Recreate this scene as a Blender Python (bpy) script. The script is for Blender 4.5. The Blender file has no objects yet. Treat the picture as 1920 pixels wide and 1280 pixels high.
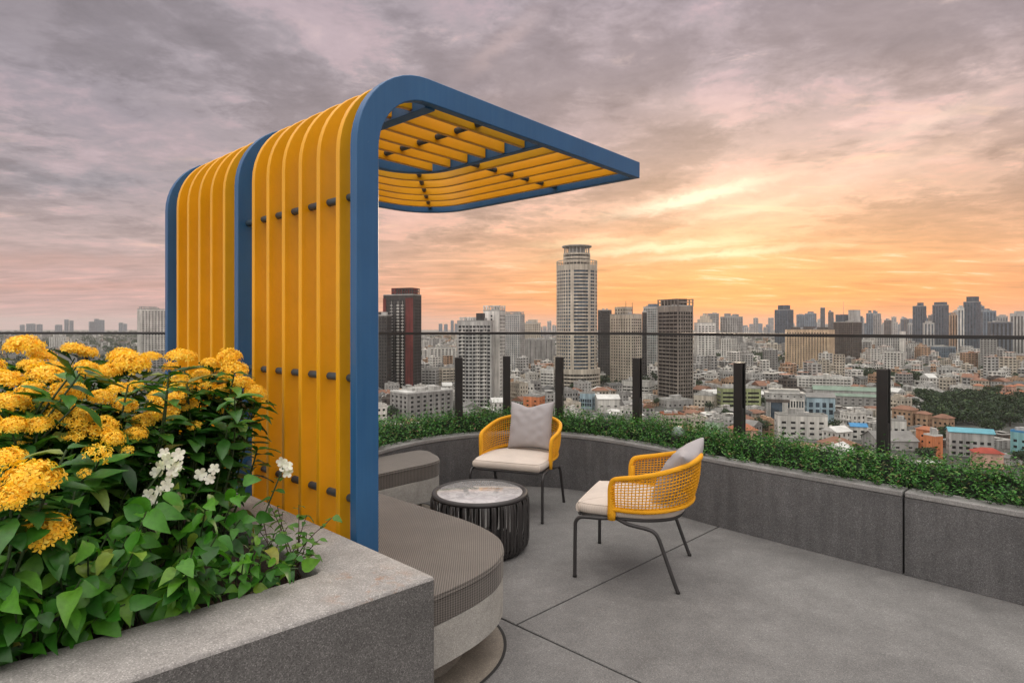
import bpy, bmesh, math, random
from mathutils import Vector, Matrix, noise as mnoise
from math import sin, cos, pi, radians as R, sqrt, atan2

random.seed(7)
scene = bpy.context.scene
COL = bpy.data.collections.new("rooftop_terrace"); scene.collection.children.link(COL)
F = 1129.0          # focal length in photo pixels (1920 wide)
CX, HY = 960.0, 612.0
EYE = 1.5
GROUND = -68.5      # street level of the city below the terrace

def at(px, py, d):
    """world point seen at photo pixel (px, py) at depth d metres"""
    return Vector(((px - CX) / F * d, d, EYE - (py - HY) / F * d))
def vnoise(p): return mnoise.noise(Vector(p))

# ------------------------------------------------------------------ mesh builder
class MB:
    def __init__(s): s.v = []; s.f = []; s.m = []; s.k = {}
    def vert(s, p):
        s.v.append((p[0], p[1], p[2])); return len(s.v) - 1
    def vkey(s, p):
        k = (round(p[0], 4), round(p[1], 4), round(p[2], 4))
        i = s.k.get(k)
        if i is None:
            i = s.vert(p); s.k[k] = i
        return i
    def face(s, ids, m=0): s.f.append(tuple(ids)); s.m.append(m)
    def quad(s, a, b, c, d, m=0): s.face([s.vert(a), s.vert(b), s.vert(c), s.vert(d)], m)
    def box(s, c, size, M=None, m=0):
        hx, hy, hz = size[0]/2, size[1]/2, size[2]/2
        ids = []
        for x, y, z in ((-1,-1,-1),(1,-1,-1),(1,1,-1),(-1,1,-1),(-1,-1,1),(1,-1,1),(1,1,1),(-1,1,1)):
            p = Vector((x*hx, y*hy, z*hz))
            if M is not None: p = M @ p
            ids.append(s.vert(p + Vector(c)))
        for q in ((0,3,2,1),(4,5,6,7),(0,1,5,4),(1,2,6,5),(2,3,7,6),(3,0,4,7)):
            s.face([ids[i] for i in q], m)
    def prism(s, poly, z0, z1, m=0):
        n = len(poly)
        b = [s.vert((p[0], p[1], z0)) for p in poly]; t = [s.vert((p[0], p[1], z1)) for p in poly]
        s.face(b[::-1], m); s.face(t, m)
        for i in range(n):
            j = (i+1) % n
            s.face((b[i], b[j], t[j], t[i]), m)
    def tube(s, pts, r, n=8, m=0, closed=False, cap=True):
        pts = [Vector(p) for p in pts]
        N = len(pts); rings = []; prev = None
        for i, p in enumerate(pts):
            if closed: d = pts[(i+1) % N] - pts[i-1]
            else: d = pts[min(i+1, N-1)] - pts[max(i-1, 0)]
            d = d.normalized() if d.length > 1e-9 else Vector((0,0,1))
            if prev is None:
                a = Vector((0,0,1)) if abs(d.z) < .9 else Vector((1,0,0))
                x = d.cross(a).normalized()
            else:
                x = (prev - d * prev.dot(d)); x = x.normalized() if x.length > 1e-6 else d.orthogonal().normalized()
            prev = x; y = d.cross(x)
            rr = r[i] if isinstance(r, (list, tuple)) else r
            rings.append([s.vert(p + x*cos(2*pi*k/n)*rr + y*sin(2*pi*k/n)*rr) for k in range(n)])
        L = N if closed else N-1
        for i in range(L):
            A, B = rings[i], rings[(i+1) % N]
            for k in range(n):
                s.face((A[k], A[(k+1) % n], B[(k+1) % n], B[k]), m)
        if cap and not closed:
            s.face(rings[0][::-1], m); s.face(rings[-1], m)
    def lathe(s, prof, n=48, c=(0,0,0), m=0, a0=0., a1=2*pi):
        full = abs(a1-a0-2*pi) < 1e-6
        K = n if full else n+1
        rings = [[s.vert((c[0]+r*cos(a0+(a1-a0)*k/n), c[1]+r*sin(a0+(a1-a0)*k/n), c[2]+z)) for k in range(K)] for r, z in prof]
        for i in range(len(prof)-1):
            for k in range(n):
                k2 = (k+1) % K
                s.face((rings[i][k], rings[i][k2], rings[i+1][k2], rings[i+1][k]), m)
    def sweep(s, secs, m=0, closed=False):
        """secs: list of rings (lists of points), same count; caps the ends"""
        rings = [[s.vert(p) for p in ring] for ring in secs]
        n = len(rings[0]); N = len(rings)
        for i in range(N if closed else N-1):
            A, B = rings[i], rings[(i+1) % N]
            for k in range(n):
                s.face((A[k], B[k], B[(k+1) % n], A[(k+1) % n]), m)
        if not closed:
            s.face(rings[0], m); s.face(rings[-1][::-1], m)
    def mesh(s, name, mats, smooth=False):
        me = bpy.data.meshes.new(name)
        me.from_pydata(s.v, [], s.f)
        for mt in (mats if isinstance(mats, (list, tuple)) else [mats]): me.materials.append(mt)
        if any(s.m): me.polygons.foreach_set("material_index", s.m)
        if smooth: me.polygons.foreach_set("use_smooth", [True]*len(s.f))
        me.update()
        return me
    def build(s, name, mats, parent=None, smooth=False, fix=True):
        me = s.mesh(name, mats, smooth)
        if fix:
            bm = bmesh.new(); bm.from_mesh(me); bmesh.ops.recalc_face_normals(bm, faces=bm.faces[:]); bm.to_mesh(me); bm.free()
        return link(name, me, parent)

def link(name, me, parent=None):
    o = bpy.data.objects.new(name, me); COL.objects.link(o)
    if parent is not None: o.parent = parent
    return o
def tag(o, label=None, cat=None, group=None, kind=None):
    if label: o["label"] = label
    if cat: o["category"] = cat
    if group: o["group"] = group
    if kind: o["kind"] = kind
    return o
def thing(name, label, cat, loc=(0,0,0), rz=0., group=None):
    o = bpy.data.objects.new(name, None); COL.objects.link(o)
    o.location = loc; o.rotation_euler = (0, 0, rz); o.empty_display_size = .2
    return tag(o, label, cat, group)
def dup(root, loc, rz, label=None, group=None, scale=None):
    r = root.copy(); COL.objects.link(r); r.location = loc; r.rotation_euler = (0, 0, rz)
    if scale: r.scale = scale
    if label: r["label"] = label
    if group: r["group"] = group
    elif "group" in r: del r["group"]
    for ch in list(root.children):
        c = ch.copy(); COL.objects.link(c); c.parent = r
        for g in list(ch.children):
            d = g.copy(); COL.objects.link(d); d.parent = c
    return r
def bevel(o, w, seg=2, ang=35):
    b = o.modifiers.new("edge", 'BEVEL'); b.width = w; b.segments = seg; b.limit_method = 'ANGLE'; b.angle_limit = R(ang)
    return o
def autosmooth(o, ang=40):
    me = o.data
    me.polygons.foreach_set("use_smooth", [True]*len(me.polygons))
    me.set_sharp_from_angle(angle=R(ang)); return o
def centripetal(pts, n=5):
    """closed centripetal spline: no overshoot where long and short stretches meet"""
    pts = [Vector(p) for p in pts]; out = []; N = len(pts)
    for i in range(N):
        P = [pts[i-1], pts[i], pts[(i+1) % N], pts[(i+2) % N]]; T = [0.]
        for a, b in zip(P, P[1:]): T.append(T[-1]+max((b-a).length, 1e-6)**.5)
        for k in range(n):
            t = T[1]+(T[2]-T[1])*k/n
            L = lambda a, b, ta, tb: a*((tb-t)/(tb-ta))+b*((t-ta)/(tb-ta))
            A1, A2, A3 = L(P[0],P[1],T[0],T[1]), L(P[1],P[2],T[1],T[2]), L(P[2],P[3],T[2],T[3])
            out.append(L(L(A1,A2,T[0],T[2]), L(A2,A3,T[1],T[3]), T[1], T[2]))
    return out
def catmull(pts, n=8, closed=False):
    pts = [Vector(p) for p in pts]; out = []; N = len(pts)
    for i in range(N if closed else N-1):
        if closed: p0, p1, p2, p3 = pts[i-1], pts[i], pts[(i+1) % N], pts[(i+2) % N]
        else: p0, p1, p2, p3 = pts[max(i-1,0)], pts[i], pts[i+1], pts[min(i+2,N-1)]
        for k in range(n):
            t = k/n
            out.append(.5*((2*p1)+(p2-p0)*t+(2*p0-5*p1+4*p2-p3)*t*t+(3*p1-p0-3*p2+p3)*t**3))
    if not closed: out.append(pts[-1])
    return out

# ------------------------------------------------------------------ node helpers and materials
class NT:
    def __init__(s, tree): s.t = tree; s.n = tree.nodes; s.l = tree.links
    def node(s, typ, props=None, **inp):
        nd = s.n.new(typ)
        for k, v in (props or {}).items(): setattr(nd, k, v)
        for k, v in inp.items():
            key = int(k[1:]) if k[0] == '_' and k[1:].isdigit() else k.replace('__', ' ')
            s.set(nd.inputs[key], v)
        return nd
    def set(s, sock, v):
        if isinstance(v, bpy.types.NodeSocket): s.l.new(v, sock)
        else: sock.default_value = v
    def math(s, op, a, b=0., clamp=False):
        nd = s.node('ShaderNodeMath', {'operation': op, 'use_clamp': clamp}); s.set(nd.inputs[0], a); s.set(nd.inputs[1], b)
        return nd.outputs[0]
    def vmath(s, op, a, b=None, out=0, scale=None):
        nd = s.node('ShaderNodeVectorMath', {'operation': op}); s.set(nd.inputs[0], a)
        if b is not None: s.set(nd.inputs[1], b)
        if scale is not None: s.set(nd.inputs['Scale'], scale)
        return nd.outputs[out]
    def noise(s, vec, scale, detail=4, rough=.55, dist=0., out='Fac', dim='3D'):
        nd = s.node('ShaderNodeTexNoise', {'noise_dimensions': dim}, Scale=scale, Detail=detail, Roughness=rough, Distortion=dist)
        if vec is not None: s.set(nd.inputs['Vector'], vec)
        return nd.outputs[out]
    def vor(s, vec, scale, feature='F1', out='Distance', rnd=1.):
        nd = s.node('ShaderNodeTexVoronoi', {'feature': feature}, Scale=scale, Randomness=rnd)
        if vec is not None: s.set(nd.inputs['Vector'], vec)
        return nd.outputs[out]
    def smooth(s, x, a, b, lo=0., hi=1.):
        nd = s.node('ShaderNodeMapRange', {'interpolation_type': 'SMOOTHSTEP'})
        for i, v in enumerate((x, a, b, lo, hi)): s.set(nd.inputs[i], v)
        return nd.outputs[0]
    def lin(s, x, a, b, lo=0., hi=1., clamp=True):
        nd = s.node('ShaderNodeMapRange', {'clamp': clamp})
        for i, v in enumerate((x, a, b, lo, hi)): s.set(nd.inputs[i], v)
        return nd.outputs[0]
    def ramp(s, x, stops, interp='LINEAR'):
        nd = s.node('ShaderNodeValToRGB'); cr = nd.color_ramp; cr.interpolation = interp
        while len(cr.elements) < len(stops): cr.elements.new(.5)
        for e, (p, c) in zip(cr.elements, stops):
            e.position = p; e.color = (c[0], c[1], c[2], 1) if not isinstance(c, (int, float)) else (c, c, c, 1)
        s.set(nd.inputs[0], x); return nd.outputs[0]
    def mix(s, f, a, b, blend='MIX'):
        nd = s.node('ShaderNodeMix', {'data_type': 'RGBA', 'blend_type': blend, 'clamp_factor': True})
        s.set(nd.inputs[0], f); s.set(nd.inputs[6], (a[0],a[1],a[2],1) if isinstance(a,(tuple,list)) else a); s.set(nd.inputs[7], (b[0],b[1],b[2],1) if isinstance(b,(tuple,list)) else b)
        return nd.outputs[2]
    def bump(s, h, strength=.3, dist=.01):
        return s.node('ShaderNodeBump', None, Strength=strength, Distance=dist, Height=h).outputs[0]

def newmat(name):
    m = bpy.data.materials.new(name); m.use_nodes = True
    t = NT(m.node_tree); b = t.n['Principled BSDF']; return m, t, b
def objco(t): return t.node('ShaderNodeTexCoord').outputs['Object']
def genpos(t): return t.node('ShaderNodeNewGeometry').outputs['Position']

def m_plain(name, col, rough=.5, metal=0., var=.12, vscale=6., bump=0., bscale=80., spec=.5, coat=0.):
    m, t, b = newmat(name); co = objco(t)
    n = t.noise(co, vscale, 5, .6)
    f = t.lin(n, .3, .7, 1-var, 1+var)
    c = t.vmath('SCALE', tuple(col), scale=f)
    t.set(b.inputs['Base Color'], c); b.inputs['Metallic'].default_value = metal
    t.set(b.inputs['Roughness'], t.lin(n, .3, .7, max(rough-.07, .02), min(rough+.08, 1)))
    b.inputs['Specular IOR Level'].default_value = spec; b.inputs['Coat Weight'].default_value = coat; b.inputs['Coat Roughness'].default_value = .15
    if bump: t.set(b.inputs['Normal'], t.bump(t.noise(co, bscale, 3, .6), bump, .002))
    return m

def m_concrete(name, dark, light, speck=.35, fine=260., blotch=1.2, rough=.8, streak=False, rust=None, stain=False):
    """exposed-aggregate / honed concrete: light and dark grains, blotches, faint stains"""
    m, t, b = newmat(name); co = genpos(t)
    g = t.vor(co, fine, out='Color')
    gv = t.node('ShaderNodeSeparateColor', None, Color=g).outputs[0]
    n1 = t.noise(co, blotch, 6, .62); n2 = t.noise(co, fine*.55, 2, .5); n3 = t.noise(co, blotch*7, 5, .65)
    base = t.mix(t.lin(n1, .3, .72), tuple(dark), tuple(light))
    base = t.vmath('SCALE', base, scale=t.lin(n3, .3, .7, .86, 1.14))
    grains = t.ramp(gv, [(0., 1-speck*1.3), (.3, 1-speck*.4), (.72, 1.), (.9, 1+speck*.8), (1., 1+speck*2.2)])
    c = t.mix(1., base, grains, 'MULTIPLY')
    c = t.vmath('SCALE', c, scale=t.lin(n2, .3, .7, 1-speck*.35, 1+speck*.35))
    if streak:
        st = t.noise(t.vmath('MULTIPLY', co, (5., 5., .35)), 3., 5, .6)
        c = t.vmath('SCALE', c, scale=t.lin(st, .35, .7, .84, 1.12))
    if stain:   # water marks and foot traffic
        s1 = t.noise(co, 2.1, 7, .68, .8); s2 = t.noise(t.vmath('MULTIPLY', co, (1., 2.2, 1.)), 5.5, 6, .7, .6)
        c = t.vmath('SCALE', c, scale=t.math('MULTIPLY', t.smooth(s1, .36, .62, .91, 1.04), t.smooth(s2, .34, .64, .96, 1.03)))
    if rust:
        d = t.vmath('DISTANCE', co, rust[0], out='Value')
        rn = t.noise(t.vmath('MULTIPLY', co, (1., 1., 2.)), 14., 5, .7)
        rf = t.math('MULTIPLY', t.smooth(d, rust[1], rust[1]*.2), t.smooth(rn, .47, .66))
        c = t.mix(t.math('MULTIPLY', rf, .8), c, (.28, .125, .045))
    t.set(b.inputs['Base Color'], c)
    t.set(b.inputs['Roughness'], t.lin(n3, .3, .7, rough-.1, rough+.1))
    b.inputs['Specular IOR Level'].default_value = .35
    h = t.math('ADD', t.math('MULTIPLY', gv, .6), t.math('MULTIPLY', n3, .8))
    t.set(b.inputs['Normal'], t.bump(h, .22, .003))
    return m

def m_leaf(name, stops, rough=.42, trans=.25, vein=False, spec=.4):
    """leaf: each loose leaf picks its own green from the stops"""
    m, t, b = newmat(name)
    geo = t.node('ShaderNodeNewGeometry')
    c = t.ramp(geo.outputs['Random Per Island'], stops)
    n = t.noise(geo.outputs['Position'], 60., 3, .6)
    c = t.vmath('SCALE', c, scale=t.lin(n, .3, .7, .82, 1.18))
    t.set(b.inputs['Base Color'], c); b.inputs['Roughness'].default_value = rough
    b.inputs['Specular IOR Level'].default_value = spec
    tr = t.node('ShaderNodeBsdfTranslucent', None, Color=t.vmath('MULTIPLY', c, (1.2, 1.5, .6)))
    mx = t.node('ShaderNodeMixShader', None, _0=trans); t.l.new(b.outputs[0], mx.inputs[1]); t.l.new(tr.outputs[0], mx.inputs[2])
    t.l.new(mx.outputs[0], t.n['Material Output'].inputs['Surface'])
    return m

def m_fabric(name, c1, c2, pitch, bump=.5, rough=.9, axes=((1,0,0),(0,1,0))):
    """woven fabric: two crossing sine waves of the given pitch"""
    m, t, b = newmat(name); co = objco(t)
    sx = t.node('ShaderNodeSeparateXYZ', None, Vector=co)
    k = 2*pi/pitch
    s1 = t.math('SINE', t.math('MULTIPLY', t.math('ADD', t.vmath('DOT_PRODUCT', co, axes[0], out='Value'), t.math('MULTIPLY', sx.outputs[2], 1.)), k))
    s2 = t.math('SINE', t.math('MULTIPLY', t.math('ADD', t.vmath('DOT_PRODUCT', co, axes[1], out='Value'), t.math('MULTIPLY', sx.outputs[2], 1.)), k))
    p = t.math('MULTIPLY', s1, s2)
    f = t.lin(p, -.7, .7)
    n = t.noise(co, 4., 5, .6)
    c = t.mix(f, tuple(c1), tuple(c2)); c = t.vmath('SCALE', c, scale=t.lin(n, .3, .7, .88, 1.12))
    t.set(b.inputs['Base Color'], c); b.inputs['Roughness'].default_value = rough; b.inputs['Specular IOR Level'].default_value = .2
    b.inputs['Sheen Weight'].default_value = .15
    t.set(b.inputs['Normal'], t.bump(f, bump, pitch*.25))
    return m

def m_rope(name, col, pitch=.012, rough=.65):
    m, t, b = newmat(name); co = objco(t)
    sx = t.node('ShaderNodeSeparateXYZ', None, Vector=co)
    s = t.math('ADD', t.math('ADD', sx.outputs[0], sx.outputs[1]), t.math('MULTIPLY', sx.outputs[2], 1.3))
    w = t.math('SINE', t.math('MULTIPLY', s, 2*pi/pitch)); n = t.noise(co, 9., 4, .6)
    c = t.vmath('SCALE', tuple(col), scale=t.math('MULTIPLY', t.lin(w, -1, 1, .78, 1.08), t.lin(n, .3, .7, .9, 1.1)))
    t.set(b.inputs['Base Color'], c); b.inputs['Roughness'].default_value = rough; b.inputs['Specular IOR Level'].default_value = .3
    t.set(b.inputs['Normal'], t.bump(w, .5, .003))
    return m

def m_painted(name, col, worn):
    """brush-and-roller paint on steel: faint lengthwise streaks, chalky patches, small scuffs"""
    m, t, b = newmat(name); co = objco(t)
    st = t.noise(t.vmath('MULTIPLY', co, (26., 26., 1.1)), 2., 6, .62); n = t.noise(co, 3.2, 6, .6); sc = t.noise(co, 55., 4, .7)
    c = t.mix(t.lin(st, .35, .7, 0., .5), tuple(col), tuple(worn))
    c = t.vmath('SCALE', c, scale=t.math('MULTIPLY', t.lin(n, .3, .7, .90, 1.09), t.lin(st, .3, .7, .95, 1.04)))
    c = t.mix(t.smooth(sc, .70, .78, 0., .30), c, (.45,.36,.22))
    t.set(b.inputs['Base Color'], c); t.set(b.inputs['Roughness'], t.lin(n, .3, .7, .36, .58)); b.inputs['Specular IOR Level'].default_value = .28; b.inputs['Coat Weight'].default_value = .35; b.inputs['Coat Roughness'].default_value = .22
    t.set(b.inputs['Normal'], t.bump(t.math('ADD', t.math('MULTIPLY', st, .6), t.math('MULTIPLY', sc, .25)), .18, .0015))
    return m
def m_city(name, col, rough=.75, var=.24, scale=.07, streak=.38):
    """painted or rendered wall seen from far off: weathering in blotches and downward streaks"""
    m, t, b = newmat(name); co = genpos(t)
    n = t.noise(co, scale, 5, .62); st = t.noise(t.vmath('MULTIPLY', co, (.5, .5, .03)), 1., 4, .6)
    f = t.math('MULTIPLY', t.lin(n, .3, .7, 1-var, 1+var), t.lin(st, .35, .7, 1-streak, 1+streak*.4))
    t.set(b.inputs['Base Color'], t.vmath('SCALE', tuple(col), scale=f)); b.inputs['Roughness'].default_value = rough
    b.inputs['Specular IOR Level'].default_value = .25
    return m
def m_glass_far(name, col, rough=.25):
    m, t, b = newmat(name); co = genpos(t)
    g = t.node('ShaderNodeSeparateColor', None, Color=t.vor(co, .22, out='Color')).outputs[0]
    t.set(b.inputs['Base Color'], t.vmath('SCALE', tuple(col), scale=t.lin(g, 0, 1, .35, 1.7)))
    b.inputs['Roughness'].default_value = rough; b.inputs['Specular IOR Level'].default_value = .5
    return m

M = {}
M['floor'] = m_concrete('floor_paving', (.138,.135,.131), (.205,.201,.195), .26, 300., .7, .72, stain=True)
M['wallc'] = m_concrete('planter_wall_concrete', (.102,.100,.101), (.142,.139,.140), .32, 300., 1.1, .78, streak=True)
M['cap'] = m_concrete('wall_cap_concrete', (.205,.200,.194), (.275,.268,.260), .2, 320., 1.6, .75)
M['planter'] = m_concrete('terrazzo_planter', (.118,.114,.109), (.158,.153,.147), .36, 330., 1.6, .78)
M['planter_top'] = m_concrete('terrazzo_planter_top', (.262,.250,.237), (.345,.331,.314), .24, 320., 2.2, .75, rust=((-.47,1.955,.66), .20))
M['bench'] = m_concrete('bench_concrete', (.33,.315,.285), (.42,.405,.37), .18, 300., 2.0, .75)
M['plinth'] = m_concrete('plinth_concrete', (.19,.165,.135), (.27,.24,.20), .2, 300., 2.0, .75)
M['joint'] = m_plain('joint_sealant', (.02,.019,.018), .8)
M['soil'] = m_concrete('soil', (.018,.012,.009), (.045,.032,.024), .5, 120., 3., .95)
M['yellow'] = m_painted('yellow_paint', (.82,.39,.004), (.72,.31,.003))
M['blue'] = m_painted('blue_paint', (.024,.105,.245), (.036,.115,.225))
M['rod'] = m_plain('rod_paint', (.035,.058,.078), .42)
M['dark_metal'] = m_plain('dark_metal', (.045,.042,.042), .45, metal=.3)
M['post'] = m_plain('post_metal', (.022,.020,.020), .38, metal=.2)
M['rope'] = m_rope('yellow_rope', (.86,.40,.012), .011)
M['seat'] = m_fabric('beige_seat_fabric', (.50,.43,.37), (.64,.57,.50), .010, .25)
M['pillow'] = m_plain('grey_pillow_fabric', (.36,.34,.345), .9, var=.06, bump=.3, bscale=500., spec=.15)
M['bench_fabric'] = m_fabric('bench_mesh_fabric', (.055,.049,.043), (.200,.179,.158), .0135, .45, axes=((.669,.743,0),(-.743,.669,0)))
M['strand'] = m_plain('table_strand', (.032,.029,.028), .5, var=.25, vscale=20.)
# marble table top
def m_marble():
    m, t, b = newmat('grey_marble_top'); co = objco(t)
    n = t.noise(co, 9., 8, .7, 1.6); v = t.noise(co, 26., 6, .7, .8)
    c = t.mix(t.smooth(n, .42, .58), (.40,.39,.385), (.56,.55,.54)); c = t.mix(t.smooth(v, .56, .72, 0., .6), c, (.26,.255,.25))
    t.set(b.inputs['Base Color'], c); b.inputs['Roughness'].default_value = .08; b.inputs['Coat Weight'].default_value = 1.; b.inputs['Coat Roughness'].default_value = .03
    return m
M['marble'] = m_marble()
def m_pane():
    m, t, b = newmat('clear_glass')
    t.n.remove(b)
    tr = t.node('ShaderNodeBsdfTransparent', None, Color=(.94,.955,.95,1)); gl = t.node('ShaderNodeBsdfGlossy', None, Color=(.8,.82,.82,1), Roughness=.02)
    lw = t.node('ShaderNodeLayerWeight', None, Blend=.12)
    fac = t.math('MULTIPLY', lw.outputs['Fresnel'], .34)
    mx = t.node('ShaderNodeMixShader'); t.l.new(fac, mx.inputs[0]); t.l.new(tr.outputs[0], mx.inputs[1]); t.l.new(gl.outputs[0], mx.inputs[2])
    t.l.new(mx.outputs[0], t.n['Material Output'].inputs['Surface']); return m
M['pane'] = m_pane()
M['ixora_leaf'] = m_leaf('dark_green_leaf', [(0,(.014,.060,.012)),(.3,(.028,.105,.015)),(.65,(.052,.165,.020)),(.88,(.085,.215,.028)),(.96,(.16,.24,.045)),(1,(.22,.19,.05))], .36, .14)
M['heart_leaf'] = m_leaf('bright_green_leaf', [(0,(.014,.075,.008)),(.35,(.034,.150,.011)),(.7,(.066,.225,.015)),(.90,(.12,.275,.022)),(.975,(.20,.28,.04)),(1,(.26,.22,.05))], .42, .25)
M['pale_leaf'] = m_leaf('pale_green_leaf', [(0,(.035,.11,.016)),(.5,(.07,.18,.025)),(1,(.16,.24,.045))], .5, .3)
M['hedge_leaf'] = m_leaf('hedge_leaf', [(0,(.016,.066,.014)),(.4,(.042,.165,.025)),(.75,(.082,.250,.040)),(.90,(.15,.28,.07)),(.96,(.22,.20,.08)),(1,(.20,.11,.07))], .5, .2)
M['petal'] = m_leaf('yellow_petal', [(0,(.88,.45,.016)),(.4,(.95,.58,.035)),(.8,(.97,.66,.07)),(1,(.98,.72,.13))], .55, .25)
M['white_petal'] = m_leaf('white_petal', [(0,(.62,.58,.52)),(.6,(.78,.76,.70)),(1,(.84,.83,.78))], .55, .25)
M['stem'] = m_plain('green_stem', (.035,.065,.018), .6, var=.3, vscale=20.)
M['red_stem'] = m_plain('reddish_stem', (.06,.025,.022), .6, var=.3, vscale=20.)

# ------------------------------------------------------------------ terrace: floor, planter walls
wall_pts = [(6.4,-.59),(4.4,1.51),(2.75,3.24),(2.3,3.712),(1.9,4.13),(1.45,4.62),(1.12,5.05),(.78,5.40),(.44,5.595),(.05,5.66),(-.35,5.575),(-.70,5.34),(-.93,5.06),(-1.10,4.76),(-1.28,4.36),(-1.5,3.95)]
WALL = [Vector((p.x, p.y, 0)) for p in catmull([(x, y, 0) for x, y in wall_pts], 10)]
def offset(path, o):
    out = []
    for i, p in enumerate(path):
        d = (path[min(i+1, len(path)-1)] - path[max(i-1, 0)]).normalized()
        out.append(p + Vector((d.y, -d.x, 0))*o)   # outward = right of travel (path runs from right to left)
    return out
GLASS_PTS = [(7.0,-.33),(5.15,1.61),(4.25,2.555),(3.40,3.445),(2.626,4.256),(1.897,5.02),(1.197,5.755),(.468,5.94),(-.055,6.27),(-.517,5.84),(-1.40,5.86),(-2.3,6.02),(-3.2,6.10),(-4.4,6.18),(-5.6,6.25),(-6.8,6.3)]
GLASS_PTS[8] = (-.055, 6.12)

# the building's own roof slab, under the paving
mb = MB()
edge = [(7.3,-.2),(4.45,2.75),(2.8,4.42),(1.35,5.95),(.5,6.2),(-.05,6.35),(-.6,6.1),(-1.3,6.1),(-7.2,6.6),(-7.2,-4.),(7.3,-4.)]
mb.prism(edge, -68.4, -.012)
tag(mb.build('roof_slab', M['joint']), kind='structure')

# paving slabs, each laid with a 9 mm open joint
def clip(poly, n, c):
    """keep the part of poly with n.p <= c"""
    out = []
    for i in range(len(poly)):
        a, b = poly[i], poly[(i+1) % len(poly)]
        da, db = n[0]*a[0]+n[1]*a[1]-c, n[0]*b[0]+n[1]*b[1]-c
        if da <= 0: out.append(a)
        if (da < 0) != (db < 0) and abs(da-db) > 1e-12:
            t = da/(da-db); out.append((a[0]+(b[0]-a[0])*t, a[1]+(b[1]-a[1])*t))
    return out
big = [(7.2,-.25),(4.4,2.7),(2.75,4.37),(1.3,5.9),(-.05,6.3),(-7.1,6.5),(-7.1,-3.9),(7.2,-3.9)]
def halfline(p, q):
    n = (-(q[1]-p[1]), q[0]-p[0]); l = sqrt(n[0]**2+n[1]**2); n = (n[0]/l, n[1]/l); return n, n[0]*p[0]+n[1]*p[1]
n1, c1 = halfline((.032,3.046), (1.536,4.504))     # joint seen running up to the planter wall
n2, c2 = halfline((-.055,3.102), (.55,2.535))      # the joint that crosses it
g = .0055
slabs = []
neg = lambda n: (-n[0], -n[1])
side2a = clip(big, n2, c2-g); side2b = clip(big, neg(n2), -c2-g)
for part in (side2a, side2b):
    ctr = (sum(p[0] for p in part)/len(part), sum(p[1] for p in part)/len(part))
    # only the slab on the wall's side is divided by the first joint
    is_wall_side = (n2[0]*2+n2[1]*4-c2) * (n2[0]*ctr[0]+n2[1]*ctr[1]-c2) > 0
    if is_wall_side: slabs += [clip(part, n1, c1-g), clip(part, neg(n1), -c1-g)]
    else: slabs.append(part)
mb = MB()
for s_ in slabs:
    if len(s_) > 2: mb.prism(s_, -.011, 0.)
o = mb.build('floor', M['floor']); bevel(o, .003, 1); tag(o, kind='structure')

# curved planter wall on the far side
def section(path, o0, o1, z0, z1):
    a, b = offset(path, o0), offset(path, o1)
    return [[(p.x,p.y,z0),(p.x,p.y,z1),(q.x,q.y,z1),(q.x,q.y,z0)] for p, q in zip(a, b)]
planter = thing('curved_planter', 'long low dark concrete planter wall curving round the terrace edge, filled with hedge', 'planter', (2.35,3.66,0))
jx = min(range(len(WALL)), key=lambda i: (WALL[i]-Vector((2.375,3.633,0))).length)
A1 = WALL[:jx+1]; B1 = WALL[jx:]
dj = (WALL[jx+1]-WALL[jx]).normalized()
A1 = A1[:-1]+[WALL[jx]-dj*.006]; B1 = [WALL[jx]+dj*.006]+B1[1:]
def child(o, parent):
    """parent a mesh modelled in world coordinates"""
    o.parent = parent; o.matrix_parent_inverse = parent.matrix_basis.inverted(); return o
for seg in (A1, B1):
    mb = MB(); mb.sweep(section(seg, 0., .10, 0.002, .468)); o = mb.build('wall_face', M['wallc']); autosmooth(o); child(o, planter)
    mb = MB(); mb.sweep(section(seg, -.003, .135, .470, .503)); o = mb.build('coping', M['cap']); autosmooth(o); bevel(o, .006, 2); child(o, planter)
mb = MB(); mb.sweep(section(WALL, .10, .72, .30, .455)); o = mb.build('soil', M['soil']); child(o, planter)
mb = MB(); mb.sweep(section(WALL, .72, .80, 0.002, .50)); o = mb.build('outer_wall', M['wallc']); child(o, planter)

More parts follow.
